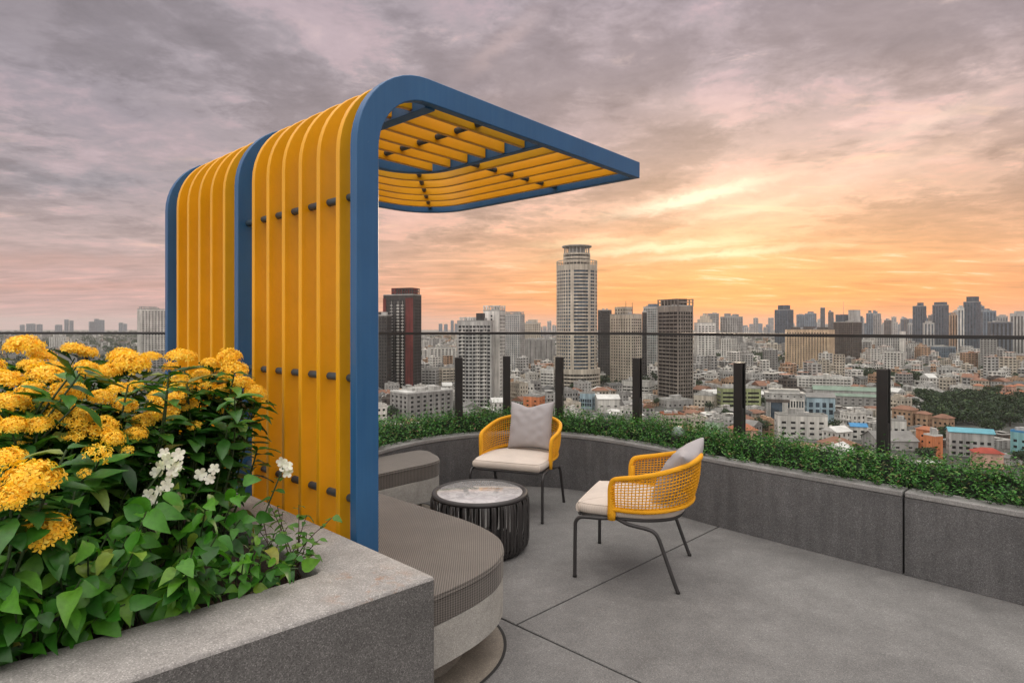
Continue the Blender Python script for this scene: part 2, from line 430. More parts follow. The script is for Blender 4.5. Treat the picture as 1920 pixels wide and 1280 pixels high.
# hedge: thousands of small leaves on upright sprigs
def hedge():
    root = thing('hedge', 'low clipped green hedge growing along the curved planter in front of the glass', 'hedge', (0,5.8,.45))
    rnd = random.Random(3)
    acc = [0.]
    for a, b in zip(WALL, WALL[1:]): acc.append(acc[-1]+(b-a).length)
    tot = acc[-1]
    nrm = offset(WALL, 1.)
    mb = MB(); ms = MB(); import bisect
    i0 = 8
    n = 9000
    for k in range(n):
        L = acc[i0] + (tot-acc[i0])*((k+rnd.random())/n)
        i = min(bisect.bisect_left(acc, L), len(WALL)-1); i = max(i, 1)
        f = (L-acc[i-1])/max(acc[i]-acc[i-1], 1e-6)
        p = WALL[i-1].lerp(WALL[i], f); nr = (nrm[i]-WALL[i]).normalized(); tg = Vector((-nr.y, nr.x, 0))
        w = rnd.uniform(-.02, 1.02)
        o = .125 + w*.40
        prof = .55+.45*sin(pi*min(max(w*.92+.06, 0), 1))**.6
        lump = .5+.5*vnoise((p.x*3.1, p.y*3.1, w*2))*1.3
        ht = (.180+.115*lump)*prof
        base = p + nr*o + Vector((0,0,.45))
        lean = Vector((rnd.uniform(-.5,.5), rnd.uniform(-.5,.5), 1)) + nr*(w-.5)*.7
        lean.normalize()
        if w < .12: lean = (lean - nr*.5).normalized()
        ln = ht*(rnd.uniform(.72, 1.10) if rnd.random() < .93 else rnd.uniform(1.1, 1.4))
        z0 = rnd.uniform(.25, .75)
        for q in range(5):
            t = z0+(1-z0)*q/4
            c = base + lean*ln*t
            a = q*2.4 + rnd.random()*2
            side = (nr*cos(a)+tg*sin(a)); d = (side*.8+Vector((0,0,rnd.uniform(.1,.9)))).normalized()
            l = rnd.uniform(.018,.034); wd = l*rnd.uniform(.22,.32)
            up = d.cross(Vector((0,0,1))); up = up.normalized() if up.length > .05 else tg
            tip = c+d*l - Vector((0,0,l*.15)); mid = c+d*l*.5
            nrmv = up.cross(d)*wd*.3
            ids = [mb.vert(c), mb.vert(mid+up*wd+nrmv), mb.vert(tip), mb.vert(mid-up*wd+nrmv)]
            mb.face(ids)
        if k % 3 == 0: ms.tube([base, base+lean*ln*.9], .0016, 3, cap=False)
    o = mb.build('foliage', M['hedge_leaf'], None, fix=False); child(o, root)
    o = ms.build('stem', M['stem'], None, fix=False); child(o, root)
    # dark inner mass of twigs, so one does not see through the hedge
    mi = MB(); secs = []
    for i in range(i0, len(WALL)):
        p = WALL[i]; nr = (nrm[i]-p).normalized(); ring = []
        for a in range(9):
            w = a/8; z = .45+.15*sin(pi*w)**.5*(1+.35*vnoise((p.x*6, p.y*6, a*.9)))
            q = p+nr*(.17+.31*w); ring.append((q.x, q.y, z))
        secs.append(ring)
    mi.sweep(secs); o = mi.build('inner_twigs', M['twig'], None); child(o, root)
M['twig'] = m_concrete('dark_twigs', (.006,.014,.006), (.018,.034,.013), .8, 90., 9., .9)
hedge()

# ------------------------------------------------------------------ glass balustrade
bal = thing('glass_balustrade', 'frameless glass balustrade with short dark posts and thin dark top rail', 'balustrade', (0,6.,0))
GP = [Vector((x, y, 0)) for x, y in GLASS_PTS]
def proper(i):
    a, b = GP[max(i-1,0)], GP[min(i+1,len(GP)-1)]; d = (b-a).normalized(); return d, Vector((-d.y, d.x, 0))
for i, p in enumerate(GP):
    d, n = proper(i)
    ang = atan2(d.y, d.x); Mr = Matrix.Rotation(ang, 3, 'Z')
    mb = MB()
    mb.box(p+n*.030+Vector((0,0,.60)), (.070,.022,1.20), Mr)
    mb.box(p-n*.030+Vector((0,0,.60)), (.070,.022,1.20), Mr)
    mb.box(p+Vector((0,0,.42)), (.066,.036,.80), Mr)
    o = mb.build('post', M['post']); bevel(o, .003, 1); child(o, bal)
    for z in (1.06, .86):
        mc = MB(); mc.tube([p-n*.043+Vector((0,0,z)), p-n*.047+Vector((0,0,z))], .010, 10); o2 = mc.build('bolt', M['dark_metal']); 
        o2.parent = o
for a, b in zip(GP, GP[1:]):
    d = (b-a).normalized(); L = (b-a).length
    Mr = Matrix.Rotation(atan2(d.y, d.x), 3, 'Z')
    mb = MB(); mb.box((a+b)/2+Vector((0,0,.985)), (L-.012,.012,.87), Mr)
    child(mb.build('glass_panel', M['pane']), bal)
mb = MB()
rp = [p+Vector((0,0,1.432)) for p in GP]
secs = []
for i, p in enumerate(rp):
    d, n = proper(i); secs.append([p+n*.021+Vector((0,0,-.012)), p+n*.021+Vector((0,0,.012)), p-n*.021+Vector((0,0,.012)), p-n*.021+Vector((0,0,-.012))])
mb.sweep(secs); child(mb.build('top_rail', M['post']), bal)

# small garden spotlight standing in the hedge behind the yellow chair
gl = thing('garden_spotlight', 'small grey garden spotlight with pale domed lens set in the hedge behind chair', 'spotlight', (1.385,5.02,.40))
mb = MB(); mb.lathe([(0,0),(.012,0),(.012,.1),(.05,.115),(.062,.13),(.062,.2),(.056,.205),(0,.206)], 20); child(autosmooth(mb.build('housing', M['dark_metal'])), gl).matrix_parent_inverse = Matrix()
mb = MB(); mb.lathe([(.055,.205),(.05,.235),(.036,.258),(.018,.268),(0,.27)], 20); o = mb.build('lens', m_plain('pale_lens', (.20,.26,.22), .2)); autosmooth(o); child(o, gl).matrix_parent_inverse = Matrix()

# ------------------------------------------------------------------ pergola frame of reference: s away from the wall, t along it
P0 = Vector((-.5535, 2.5, 0)); UV = Vector((-.743, .669, 0)); VV = Vector((.669, .743, 0)); ZV = Vector((0,0,1))
def PT(s, t, z=0.): return P0 + VV*s + UV*t + ZV*z
ROOF = 2.61; DEP = .108; RB = .375      # roof top, board depth, outer bend radius
CEN = (-DEP+RB, ROOF-RB)
def bend_path(t, s_end, rc=0., t_stop=None, zfoot=.0, dep=DEP, inset=0., w=.019):
    """stations (centre, depth direction, width direction) up the wall, over the bend and along the roof; optional plan corner"""
    st = []
    rm = RB-DEP/2
    sc = -DEP/2
    for z in (zfoot, .8, 1.5, CEN[1]): st.append((PT(sc, t, z), -VV, UV))
    for k in range(1, 13):
        a = pi/2*k/12
        st.append((PT(CEN[0]-rm*cos(a), t, CEN[1]+rm*sin(a)), -VV*cos(a)+ZV*sin(a), UV))
    zc = ROOF-DEP/2
    if not rc:
        st.append((PT(s_end, t, zc), ZV, UV)); return st
    s1 = s_end-rc
    st.append((PT(s1, t, zc), ZV, UV))
    for k in range(1, 11):
        a = pi/2*k/10
        st.append((PT(s1+rc*sin(a), t-rc+rc*cos(a), zc), ZV, UV*cos(a)+VV*sin(a)))
    st.append((PT(s_end, t_stop, zc), ZV, VV))
    return st
def board(name, st, dep, w, mat, parent):
    mb = MB(); mb.sweep([[c+D*dep/2-W*w/2, c+D*dep/2+W*w/2, c-D*dep/2+W*w/2, c-D*dep/2-W*w/2] for c, D, W in st])
    o = mb.build(name, mat); autosmooth(o, 30); bevel(o, .0035, 2, 50); child(o, parent); return o
per = thing('slatted_pergola', 'curved pergola of yellow slats in blue frames rising behind the bench and roofing it', 'pergola', PT(0,1.05))
board('frame', bend_path(.022, 2.12), DEP, .046, M['blue'], per)
board('frame', bend_path(1.108, 1.114, .30, .040), DEP, .044, M['blue'], per)
board('frame', bend_path(2.13, 2.10, .42, .040), DEP, .044, M['blue'], per)
# near bay: six straight slats; far bay: five that turn the corner
for k in range(6): board('slat', bend_path(.150+.1555*k, 1.088, dep=.098), .094, .028, M['yellow'], per)
for k in range(5):
    t = 1.108+.1703*(k+1); f = (k+1)/6
    board('slat', bend_path(t, 1.114+(2.10-1.114)*f, .30+.12*f, .042, dep=.098), .094, .028, M['yellow'], per)
def rod(a, b, r=.0165):
    mb = MB(); mb.tube([a, b], r, 14); o = mb.build('spacer_rod', M['rod']); autosmooth(o); child(o, per)
for z in (2.045, 1.283, .776): rod(PT(-.052,.03,z), PT(-.052,1.10,z))
zr = ROOF-DEP/2-.012
rod(PT(.705,.03,zr), PT(.705,1.10,zr))
rod(PT(1.11,.69,zr), PT(2.10,.69,zr))
rod(PT(1.114-.088,1.108-.088,zr), PT(2.10-.123,2.13-.123,zr))
rod(PT(1.0,1.10,zr), PT(1.0,2.12,zr)) if False else None
mb = MB(); secs = []
mb.box(PT(.315,.564,ROOF-.059), (.062,1.04,.112), Matrix((VV, UV, ZV)).transposed()); child(bevel(mb.build('cross_beam', M['blue']), .003, 1), per)
for t in (.019,1.108,2.13):
    mb = MB(); mb.box(PT(-DEP/2,t,.006), (.2,.12,.012), Matrix((VV, UV, ZV)).transposed()); child(mb.build('base_plate', M['blue']), per)

# ------------------------------------------------------------------ bench: L-shaped concrete seat with two cushions
bench = thing('corner_bench', 'L-shaped concrete corner bench with taupe woven cushions under the pergola', 'bench', PT(.4,.6))
near_out = [(.765,1.46),(.765,.9),(.765,.45),(.762,.28),(.735,.10),(.675,-.06),(.58,-.17),(.46,-.245),(.32,-.285),(.15,-.30),(-.085,-.30),(-.085,-.03),(.02,-.03),(.02,.5),(.02,1.46)]
far_out = [(.02,1.468),(1.30,1.468),(1.52,1.462),(1.64,1.50),(1.715,1.60),(1.765,1.72),(1.80,1.83),(1.775,1.905),(1.70,1.925),(.02,1.93)]
def outline(pts, o=0., n=5):
    """smooth the rounded corner and grow it by o"""
    c = centripetal([(a, b, 0) for a, b in pts], n)
    out = []
    for i, p in enumerate(c):
        d = (c[(i+1) % len(c)]-c[i-1]); d = d.normalized() if d.length > 1e-9 else Vector((1,0,0))
        out.append(p+Vector((d.y, -d.x, 0))*o)
    return out
def dens(pts, corner):
    """list with straight corners doubled so that the spline keeps them sharp"""
    out = []
    for i, p in enumerate(pts):
        if i in corner:
            a, b = pts[i-1], pts[(i+1) % len(pts)]
            for q in (a, b):
                pass
            la = sqrt((a[0]-p[0])**2+(a[1]-p[1])**2); lb = sqrt((b[0]-p[0])**2+(b[1]-p[1])**2)
            e = .02
            out += [(p[0]+(a[0]-p[0])*e/la, p[1]+(a[1]-p[1])*e/la), p, (p[0]+(b[0]-p[0])*e/lb, p[1]+(b[1]-p[1])*e/lb)]
        else: out.append(p)
    return out
near_out = dens(near_out, (0, 10, 11, 12, 14)); far_out = dens(far_out, (0, 9))
area = lambda ps: sum(ps[i].x*ps[(i+1)%len(ps)].y-ps[(i+1)%len(ps)].x*ps[i].y for i in range(len(ps)))
def grown(pts, o):
    c = outline(pts, 0.); sgn = 1 if area(c) > 0 else -1
    return outline(pts, o*sgn)
def slab(name, pts, o, z0, z1, mat, parent, bev, seg=2):
    mb = MB(); mb.prism([PT(p.x, p.y) for p in grown(pts, o)], z0, z1)
    ob = mb.build(name, mat); autosmooth(ob, 40)
    if bev: bevel(ob, bev, seg, 45)
    child(ob, parent); return ob
both = [(.765,1.455),(.765,.9),(.765,.45),(.762,.28),(.735,.10),(.675,-.06),(.58,-.17),(.46,-.245),(.32,-.285),(.15,-.30),(-.085,-.30),(-.085,-.03),(.02,-.03),(.02,1.0),(.02,1.93),(1.70,1.925),(1.775,1.905),(1.80,1.83),(1.765,1.72),(1.715,1.60),(1.64,1.50),(1.52,1.462),(1.30,1.46)]
both = dens(both, (0, 10, 11, 12, 14))
slab('seat_base', both, -.004, .168, .336, M['bench'], bench, .006)
plin = [(.60,1.58),(.60,.9),(.60,.28),(.565,.12),(.50,.0),(.40,-.08),(.28,-.125),(.12,-.13),(-.05,-.12),(-.05,-.03),(.03,-.03),(.03,1.0),(.03,1.88),(1.55,1.88),(1.58,1.75),(1.55,1.60),(1.2,1.58)]
slab('plinth', dens(plin, (0, 8, 9, 10, 12)), 0., .0045, .168, M['plinth'], bench, 0)
for pts in (near_out, far_out):
    c = slab('cushion', pts, -.002, .338, .456, M['bench_fabric'], bench, .022, 4)
    mb = MB(); mb.tube([PT(p.x, p.y, .452-.012) for p in grown(pts, -.004)], .006, 8, closed=True); o = mb.build('piping', M['bench_fabric']); autosmooth(o)
    o.parent = c
# shadow gap in the paving round the bench
ring = [PT(p.x, p.y, .004) for p in grown(both, .0)]; ring2 = [PT(p.x, p.y, .004) for p in grown(both, .014)]
mb = MB()
ids = [(mb.vert(a), mb.vert(b)) for a, b in zip(ring, ring2)]
for i in range(len(ids)):
    j = (i+1) % len(ids); mb.face((ids[i][0], ids[i][1], ids[j][1], ids[j][0]))
tag(mb.build('floor_joint', M['joint']), kind='structure')
mb = MB(); mb.prism([PT(p.x, p.y) for p in grown(both, -.001)], .0005, .0032); tag(mb.build('floor_inlay', M['plinth']), kind='structure')

# ------------------------------------------------------------------ terrazzo planter in front, with its soil
PA = Vector((-.259,2.031,0)); FD = Vector((-.741,-.671,0)); GD = Vector((-.728,.685,0)); PC = Vector((-.648,2.061,0)); PZ = .66
def PL(a, b, z=0.): return PC + FD*a + GD*b + ZV*z
tub = thing('terrazzo_planter', 'big grey terrazzo planter box with wide rim, full of flowering plants', 'planter', PA)
outer = [PA, PA+FD*3.4, PA+FD*3.4+GD*2.6, PA+GD*2.6]
inner = [PC, PC+FD*2.9, PC+FD*2.9+GD*1.95, PC+GD*1.95]
rr = .05
def rounded(poly, r, n=5):
    out = []
    for i, p in enumerate(poly):
        a, b = poly[i-1], poly[(i+1) % len(poly)]
        u, w = (a-p).normalized(), (b-p).normalized()
        s, e = p+u*r, p+w*r
        for k in range(n+1):
            t = k/n; out.append(s*(1-t)**2+p*2*t*(1-t)+e*t*t)
    return out
outer_r, inner_r = rounded(outer, .012, 5), rounded(inner, rr, 5)
mb = MB()
prof = []
def inset(poly, ref, o):   # scale toward the centroid by about o metres
    c = sum(ref, Vector())/len(ref)
    return [p+(c-p).normalized()*o for p in poly]
lo = [(p.x,p.y,.002) for p in outer_r]; hi = [(p.x,p.y,PZ-.012) for p in outer_r]; h2 = [(p.x,p.y,PZ-.004) for p in inset(outer_r, outer, .004)]; h3 = [(p.x,p.y,PZ) for p in inset(outer_r, outer, .013)]
i0 = [(p.x,p.y,PZ) for p in inset(inner_r, inner, -.010)]; i1 = [(p.x,p.y,PZ-.004) for p in inset(inner_r, inner, -.003)]; i2 = [(p.x,p.y,PZ-.014) for p in inner_r]; i3 = [(p.x,p.y,PZ-.2) for p in inner_r]
mb.sweep([lo, hi]); side = mb.build('side', M['planter']); 
bm = bmesh.new(); bm.from_mesh(side.data); bm.faces.ensure_lookup_table()
bmesh.ops.delete(bm, geom=[f for f in bm.faces if len(f.verts) > 4], context='FACES_ONLY'); bm.to_mesh(side.data); bm.free(); autosmooth(side, 40); child(side, tub)
mb = MB(); rings = [[mb.vert(p) for p in ring] for ring in (hi, h2, h3, i0, i1, i2, i3)]; n = len(rings[0])
for A_, B_ in zip(rings, rings[1:]):
    for k in range(n): mb.face((A_[k], A_[(k+1)%n], B_[(k+1)%n], B_[k]))
top = mb.build('rim', M['planter_top']); autosmooth(top, 50); child(top, tub)
# soil, lumpy
mb = MB(); NA, NB = 60, 44; ids = {}
for i in range(NA+1):
    for j in range(NB+1):
        p = PL(2.9*i/NA, 1.95*j/NB); ids[i,j] = mb.vert((p.x, p.y, PZ-.05+.022*vnoise((p.x*9, p.y*9, 0))+.012*vnoise((p.x*31, p.y*31, 4))))
for i in range(NA):
    for j in range(NB): mb.face((ids[i,j], ids[i+1,j], ids[i+1,j+1], ids[i,j+1]))
o = mb.build('soil', M['soil'], smooth=True); child(o, tub)
# ------------------------------------------------------------------ coffee table: round drum of dark strands, marble top
tab = thing('coffee_table', 'round drum coffee table of dark woven strands with grey marble top', 'coffee table', (-.218,4.10,0), R(20))
TH, TR = .385, .338
mb = MB(); mb.lathe([(0,TH-.004),(TR-.052,TH-.004),(TR-.048,TH-.006),(TR-.048,TH-.016),(0,TH-.016)], 72); o = mb.build('table_top', M['marble'], tab); autosmooth(o, 50)
mb = MB()
pr = [(TR-.030+.019*cos(a), TH-.014+.019*sin(a)*.85) for a in [2*pi*k/14 for k in range(15)]]
mb.lathe(pr, 96); autosmooth(mb.build('rim', M['strand'], tab), 60)
mb = MB(); pr = [(TR-.045+.013*cos(a), .016+.013*sin(a)) for a in [2*pi*k/10 for k in range(11)]]
mb.lathe(pr, 72); autosmooth(mb.build('base_ring', M['strand'], tab), 60)
rnd = random.Random(5)
mb = MB(); a = 0.
while a < 2*pi:
    w = rnd.choice((.012,.016,.020,.024,.011)); gap = rnd.choice((.003,.005,.010,.018,.028,.004))
    tw = 0.
    secs = []
    for r, z in ((TR-.016,TH-.026),(TR-.007,TH-.05),(TR-.005,.30),(TR-.005,.18),(TR-.006,.075),(TR-.013,.040),(TR-.034,.016)):
        f = (TH-z)/TH; ang = a+tw*sin(f*2.)
        c = Vector((r*cos(ang), r*sin(ang), z)); tg = Vector((-sin(ang), cos(ang), 0)); nr = Vector((cos(ang), sin(ang), 0))
        secs.append([c-tg*w/2, c-tg*w*.25+nr*.004, c+tg*w*.25+nr*.004, c+tg*w/2, c-nr*.002])
    mb.sweep(secs); a += (w+gap)/TR
autosmooth(mb.build('strand_weave', M['strand'], tab), 50)
mb = MB()
for k in range(8):
    an = 2*pi*k/8+.2; mb.tube([(cos(an)*(TR-.06), sin(an)*(TR-.06), .012), (cos(an)*(TR-.06), sin(an)*(TR-.06), TH-.02)], .008, 8)
mb.lathe([(0,.03),(TR-.07,.03),(TR-.07,.04),(0,.04)], 48)
autosmooth(mb.build('inner_frame', M['dark_metal'], tab), 50)
mb = MB()
for k in range(4):
    an = 2*pi*k/4+.5; c = Vector((cos(an)*(TR-.05), sin(an)*(TR-.05), .004)); mb.tube([c, c+Vector((0,0,.012))], .012, 10)
mb.build('glide', M['dark_metal'], tab)

# ------------------------------------------------------------------ lounge chair (faces +y in its own frame)
def rsq(w, d, r, n=6, yc=0.):
    """rounded rectangle outline"""
    out = []
    for cx, cy, a0 in ((w/2-r, d/2-r, 0), (-w/2+r, d/2-r, pi/2), (-w/2+r, -d/2+r, pi), (w/2-r, -d/2+r, 3*pi/2)):
        rq = r
        for k in range(n+1):
            a = a0+pi/2*k/n; out.append((cx+rq*cos(a), yc+cy+rq*sin(a)))
    return out
def seat_outline(o=0., n=10):
    w, d = .285+o, .30+o
    pts = [(w-.055, d), (w-.02, d-.015), (w-.002, d-.06), (w, d-.14), (w, .02), (w-.025, -.12), (w-.10, -.235), (.09, -d+.012), (0, -d)]
    full = pts + [(-x, y) for x, y in pts[-2::-1]]
    return [(p.x, p.y) for p in catmull([(x, y, 0) for x, y in full], n, True)]
def make_chair():
    root = thing('lounge_chair', 'yellow woven lounge chair by the hedge, its open front facing the camera', 'chair')
    # seat ring
    mb = MB(); mb.tube([(x, y, .372) for x, y in seat_outline(-.012, 4)], .011, 8, closed=True)
    mb.prism(seat_outline(-.02, 4), .370, .376)
    autosmooth(mb.build('seat_frame', M['dark_metal'], root), 50)
    # legs: a tube leaves the ring under the arm, runs along the side and bends down to the foot
    for sx in (-1, 1):
        k = .302
        f = catmull([(sx*.272,.075,.372),(sx*.283,.10,.371),(sx*.296,.15,.368),(sx*.300,.235,.366),(sx*.301,.275,.358),(sx*.302,.297,.332),(sx*.302,.300,.29),(sx*.302,.302,.15),(sx*.302,.303,.006)], 6)
        r_ = catmull([(sx*.272,.06,.372),(sx*.285,.03,.366),(sx*.297,-.02,.352),(sx*.300,-.12,.340),(sx*.301,-.165,.326),(sx*.302,-.190,.295),(sx*.302,-.215,.23),(sx*.303,-.262,.10),(sx*.303,-.298,.006)], 6)
        for path in (f, r_):
            mb = MB(); mb.tube(path, .0112, 12); leg = mb.build('leg', M['dark_metal'], root, smooth=True); autosmooth(leg, 50)
            e = path[-1]; mb = MB(); mb.tube([(e.x,e.y,.0005),(e.x,e.y,.012)], .0128, 12); mb.build('foot_cap', M['post'], leg)
    # seat cushion: soft edge, slight crown
    mb = MB(); prof = [(-.022,.378),(-.006,.382),(.004,.392),(.007,.412),(.004,.431),(-.008,.442),(-.03,.446)]
    rings = [[mb.vert((x, y, z)) for x, y in seat_outline(o, 6)] for o, z in prof]
    n = len(rings[0])
    base = seat_outline(-.03, 6)
    for s_, z in ((.8,.452),(.5,.456),(.2,.457)): rings.append([mb.vert((x*s_, y*s_, z)) for x, y in base])
    for A_, B_ in zip(rings, rings[1:]):
        for q in range(n): mb.face((A_[q], A_[(q+1)%n], B_[(q+1)%n], B_[q]))
    mb.face(rings[-1]); mb.face(rings[0][::-1])
    cush = mb.build('seat_cushion', M['seat'], root, smooth=True)
    mb = MB(); mb.tube([(x, y, .440) for x, y in seat_outline(-.006, 6)], .004, 6, closed=True); mb.build('piping', M['seat'], cush, smooth=True)
    # backrest: rope-wrapped rails
    half = [(.300,.088,.40),(.302,.088,.48),(.304,.086,.555),(.308,.070,.598),(.314,.030,.614),(.318,-.06,.630),(.310,-.16,.652),(.275,-.265,.680),(.19,-.345,.702),(.09,-.383,.713),(0,-.393,.716)]
    toprail = catmull(half + [(-x, y, z) for x, y, z in half[-2::-1]], 8)
    half2 = [(.300,.080,.432),(.303,-.02,.430),(.292,-.13,.434),(.252,-.235,.444),(.17,-.310,.452),(.08,-.342,.456),(0,-.350,.457)]
    lowrail = catmull(half2 + [(-x, y, z) for x, y, z in half2[-2::-1]], 10)
    back = None
    mb = MB(); mb.tube(toprail, .0155, 12); back = mb.build('backrest', M['rope'], root, smooth=True)
    mb = MB(); mb.tube(lowrail, .0135, 10); mb.build('lower_rail', M['rope'], back, smooth=True)
    for sx in (-1, 1):   # broad wrapped front edge of each arm, going down to the seat frame
        mb = MB()
        secs = []
        for z, wdt in ((.366,.022),(.40,.026),(.44,.024),(.50,.021),(.56,.019)):
            c = Vector((sx*.301, .080, z)); secs.append([c+Vector((.013*cos(a), wdt*sin(a), 0)) for a in [2*pi*q/12 for q in range(12)]])
        mb.sweep(secs); mb.build('arm_post', M['rope'], back, smooth=True)
    # woven net between the rails
    upper = [p for p in toprail]
    def resamp(path, n):
        acc = [0.]
        for a_, b_ in zip(path, path[1:]): acc.append(acc[-1]+(b_-a_).length)
        out = []; j = 0
        for i in range(n):
            L = acc[-1]*i/(n-1)
            while j < len(acc)-2 and acc[j+1] < L: j += 1
            f = (L-acc[j])/max(acc[j+1]-acc[j], 1e-9); out.append(path[j].lerp(path[j+1], min(max(f,0),1)))
        return out
    NV = 64
    cut = [p for p in toprail if p.z > .592]
    U_, L_ = resamp(cut, NV), resamp(lowrail, NV)
    def surf(i, f):
        p = L_[i].lerp(U_[i], f); c = Vector((0,-.05,p.z)); return p + (p-c).normalized()*.012*sin(pi*f)
    mb = MB()
    for i in range(1, NV-1):
        mb.tube([surf(i, f/6)+Vector((0,0,0)) for f in range(7)], .0030, 6, cap=False)
    for h in range(1, 12):
        f = h/12.4
        mb.tube([surf(i, f)*1.0+ (surf(i,f)-Vector((0,-.05,surf(i,f).z))).normalized()*(.003 if (i+h)%2 else -.003) for i in range(NV)], .0031, 6, cap=False)
    mb.build('woven_net', M['rope'], back, smooth=True, fix=False)
    return root
chair = make_chair()
def chair_rz(fx, fy): return atan2(-fx, fy)      # +y turned toward (fx, fy)
chair.location = (.055,4.976,0); chair.rotation_euler.z = chair_rz(-.352,-.936)
chair2 = dup(chair, (.772,3.778,0), chair_rz(-.925,.38), 'yellow woven lounge chair seen from its side, standing alone on the open paving')
for c in (chair, chair2): c['group'] = 'yellow lounge chairs round the coffee table'

def make_pillow(label, loc, rz, tilt, roll, seed, sz=.42):
    """square scatter cushion: pinched corners, seam, creases; stands on its lower edge"""
    me = MB(); N = 36
    grid = {}
    rr = random.Random(seed)
    for side in (1, -1):
        for i in range(N+1):
            for j in range(N+1):
                u, v = 2*i/N-1, 2*j/N-1
                edge = (1-u**2)*(1-v**2)
                rim = max(abs(u), abs(v))
                if side == -1 and rim >= .9999: grid[-1,i,j] = grid[1,i,j]; continue
                pull = .10*(1-abs(u*v))*1.
                x = u*(1-.11*(1-v*v)*abs(u)**3*1.0 + .0); y = v*(1-.11*(1-u*u)*abs(v)**3)
                th = .085*edge**.42*(1 if side == 1 else .9)
                cr = .010*vnoise((u*3.5+seed, v*3.5, side*3))*edge**.3 + .010*sin(9*atan2(v, u)+seed)*max(0, rim-.35)*edge**.5
                y -= (.17 if seed % 2 else .07)*math.exp(-(u-.06)**2*5)*max(0, v)**3
                dent = 0*math.exp(-((u-.05)**2*9+(v-1.0)**2*5)) if seed % 2 else 0
                grid[side,i,j] = me.vert((x*sz/2, side*(th+cr if edge > 0 else 0), (y+dent*6*(v>0)+1)*sz/2))
    for side in (1, -1):
        for i in range(N):
            for j in range(N):
                q = (grid[side,i,j], grid[side,i+1,j], grid[side,i+1,j+1], grid[side,i,j+1])
                me.face(q if side == -1 else q[::-1])
    o = me.build('pillow', M['pillow'], None, smooth=True)
    o.location = loc; o.rotation_euler = (tilt, roll, rz)
    s = o.modifiers.new('smooth', 'SUBSURF'); s.levels = 1; s.render_levels = 1
    return tag(o, label, 'pillow', 'grey pillows on the lounge chairs')
def in_chair(c, x, y, z):
    return Matrix.Rotation(c.rotation_euler.z, 3, 'Z') @ Vector((x, y, z)) + c.location
p1 = make_pillow('upright square grey pillow on the woven chair by the hedge', in_chair(chair, -.035,-.165,.452), chair.rotation_euler.z-.08, R(17), R(3), 3)
p2 = make_pillow('leaning grey pillow on the lone chair standing on open paving', in_chair(chair2, .03,-.165,.440), chair2.rotation_euler.z-.20, R(31), R(-7), 8, .41)
# ------------------------------------------------------------------ flowering plants in the terrazzo planter
rnd = random.Random(11)
PROF = [(0,.05),(.18,.62),(.42,1.),(.7,.72),(.88,.34),(1,.02)]
PROF_HEART = [(0,.30),(.10,.82),(.30,1.),(.55,.82),(.80,.40),(1,.02)]
def leaf(mb, base, d, up, L, W, curl=.25, fold=.25, prof=PROF):
    d = d.normalized(); side = d.cross(up)
    side = side.normalized() if side.length > 1e-3 else d.orthogonal().normalized()
    nrm = side.cross(d).normalized()
    rows = []
    for t, w in prof:
        bend = -curl*t*t*L
        c = base + d*(t*L*(1-.12*curl*t)) + nrm*bend
        h = fold*w*W*.5
        wv = .06*W*sin(t*9+L*300)
        rows.append((mb.vert(c-side*w*W*.5+nrm*(h+wv)), mb.vert(c), mb.vert(c+side*w*W*.5+nrm*(h-wv))))
    for a, b in zip(rows, rows[1:]):
        mb.face((a[0], b[0], b[1], a[1])); mb.face((a[1], b[1], b[2], a[2]))
def rdir(r, zb=0.):
    v = Vector((r.gauss(0,1), r.gauss(0,1), r.gauss(0,1)+zb)); return v.normalized()

def head_mesh(seed, n=84, cover=.58, flat=.8):
    """one rounded cluster of four-petalled florets, radius 1 m before scaling"""
    r = random.Random(seed); mb = MB()
    for layer, (rad, cnt) in enumerate(((1., n), (.84, int(n*.8)), (.64, int(n*.5)))):
        for k in range(cnt):
            z = 1-(k+.5)/cnt*2*cover; a = k*2.39996+layer
            rho = sqrt(max(0, 1-z*z))
            nr = Vector((rho*cos(a), rho*sin(a), z)); nr = (nr+rdir(r)*.22).normalized()
            c = Vector((nr.x, nr.y, nr.z*flat))*rad*r.uniform(.86, 1.10)
            t1 = nr.orthogonal().normalized(); t2 = nr.cross(t1); a0 = r.uniform(0, pi)
            pl = r.uniform(.22,.30); tiltup = r.uniform(.05,.5)
            for q in range(4):
                aa = a0+q*pi/2+r.uniform(-.15,.15); dv = (t1*cos(aa)+t2*sin(aa)+nr*tiltup).normalized(); sd = dv.cross(nr).normalized()
                tip = c+dv*pl-nr*.02; m1 = c+dv*pl*.5+nr*.012
                mb.face([mb.vert(c), mb.vert(m1+sd*pl*.25), mb.vert(tip), mb.vert(m1-sd*pl*.25)])
            # slender tube of the floret, back to the middle of the cluster
            if layer == 0 and k % 2:
                q0 = c*.35; sd = nr.orthogonal().normalized()*.014
                mb.face([mb.vert(q0-sd), mb.vert(c-sd), mb.vert(c+sd), mb.vert(q0+sd)])
    return mb.mesh('flower_head', M['petal'])
HEADS = [head_mesh(i, 66+6*(i%3), .36+.06*(i%4), .60+.08*(i%4)) for i in range(8)]
SPARSE = [head_mesh(40+i, 22, .42, .7) for i in range(2)]

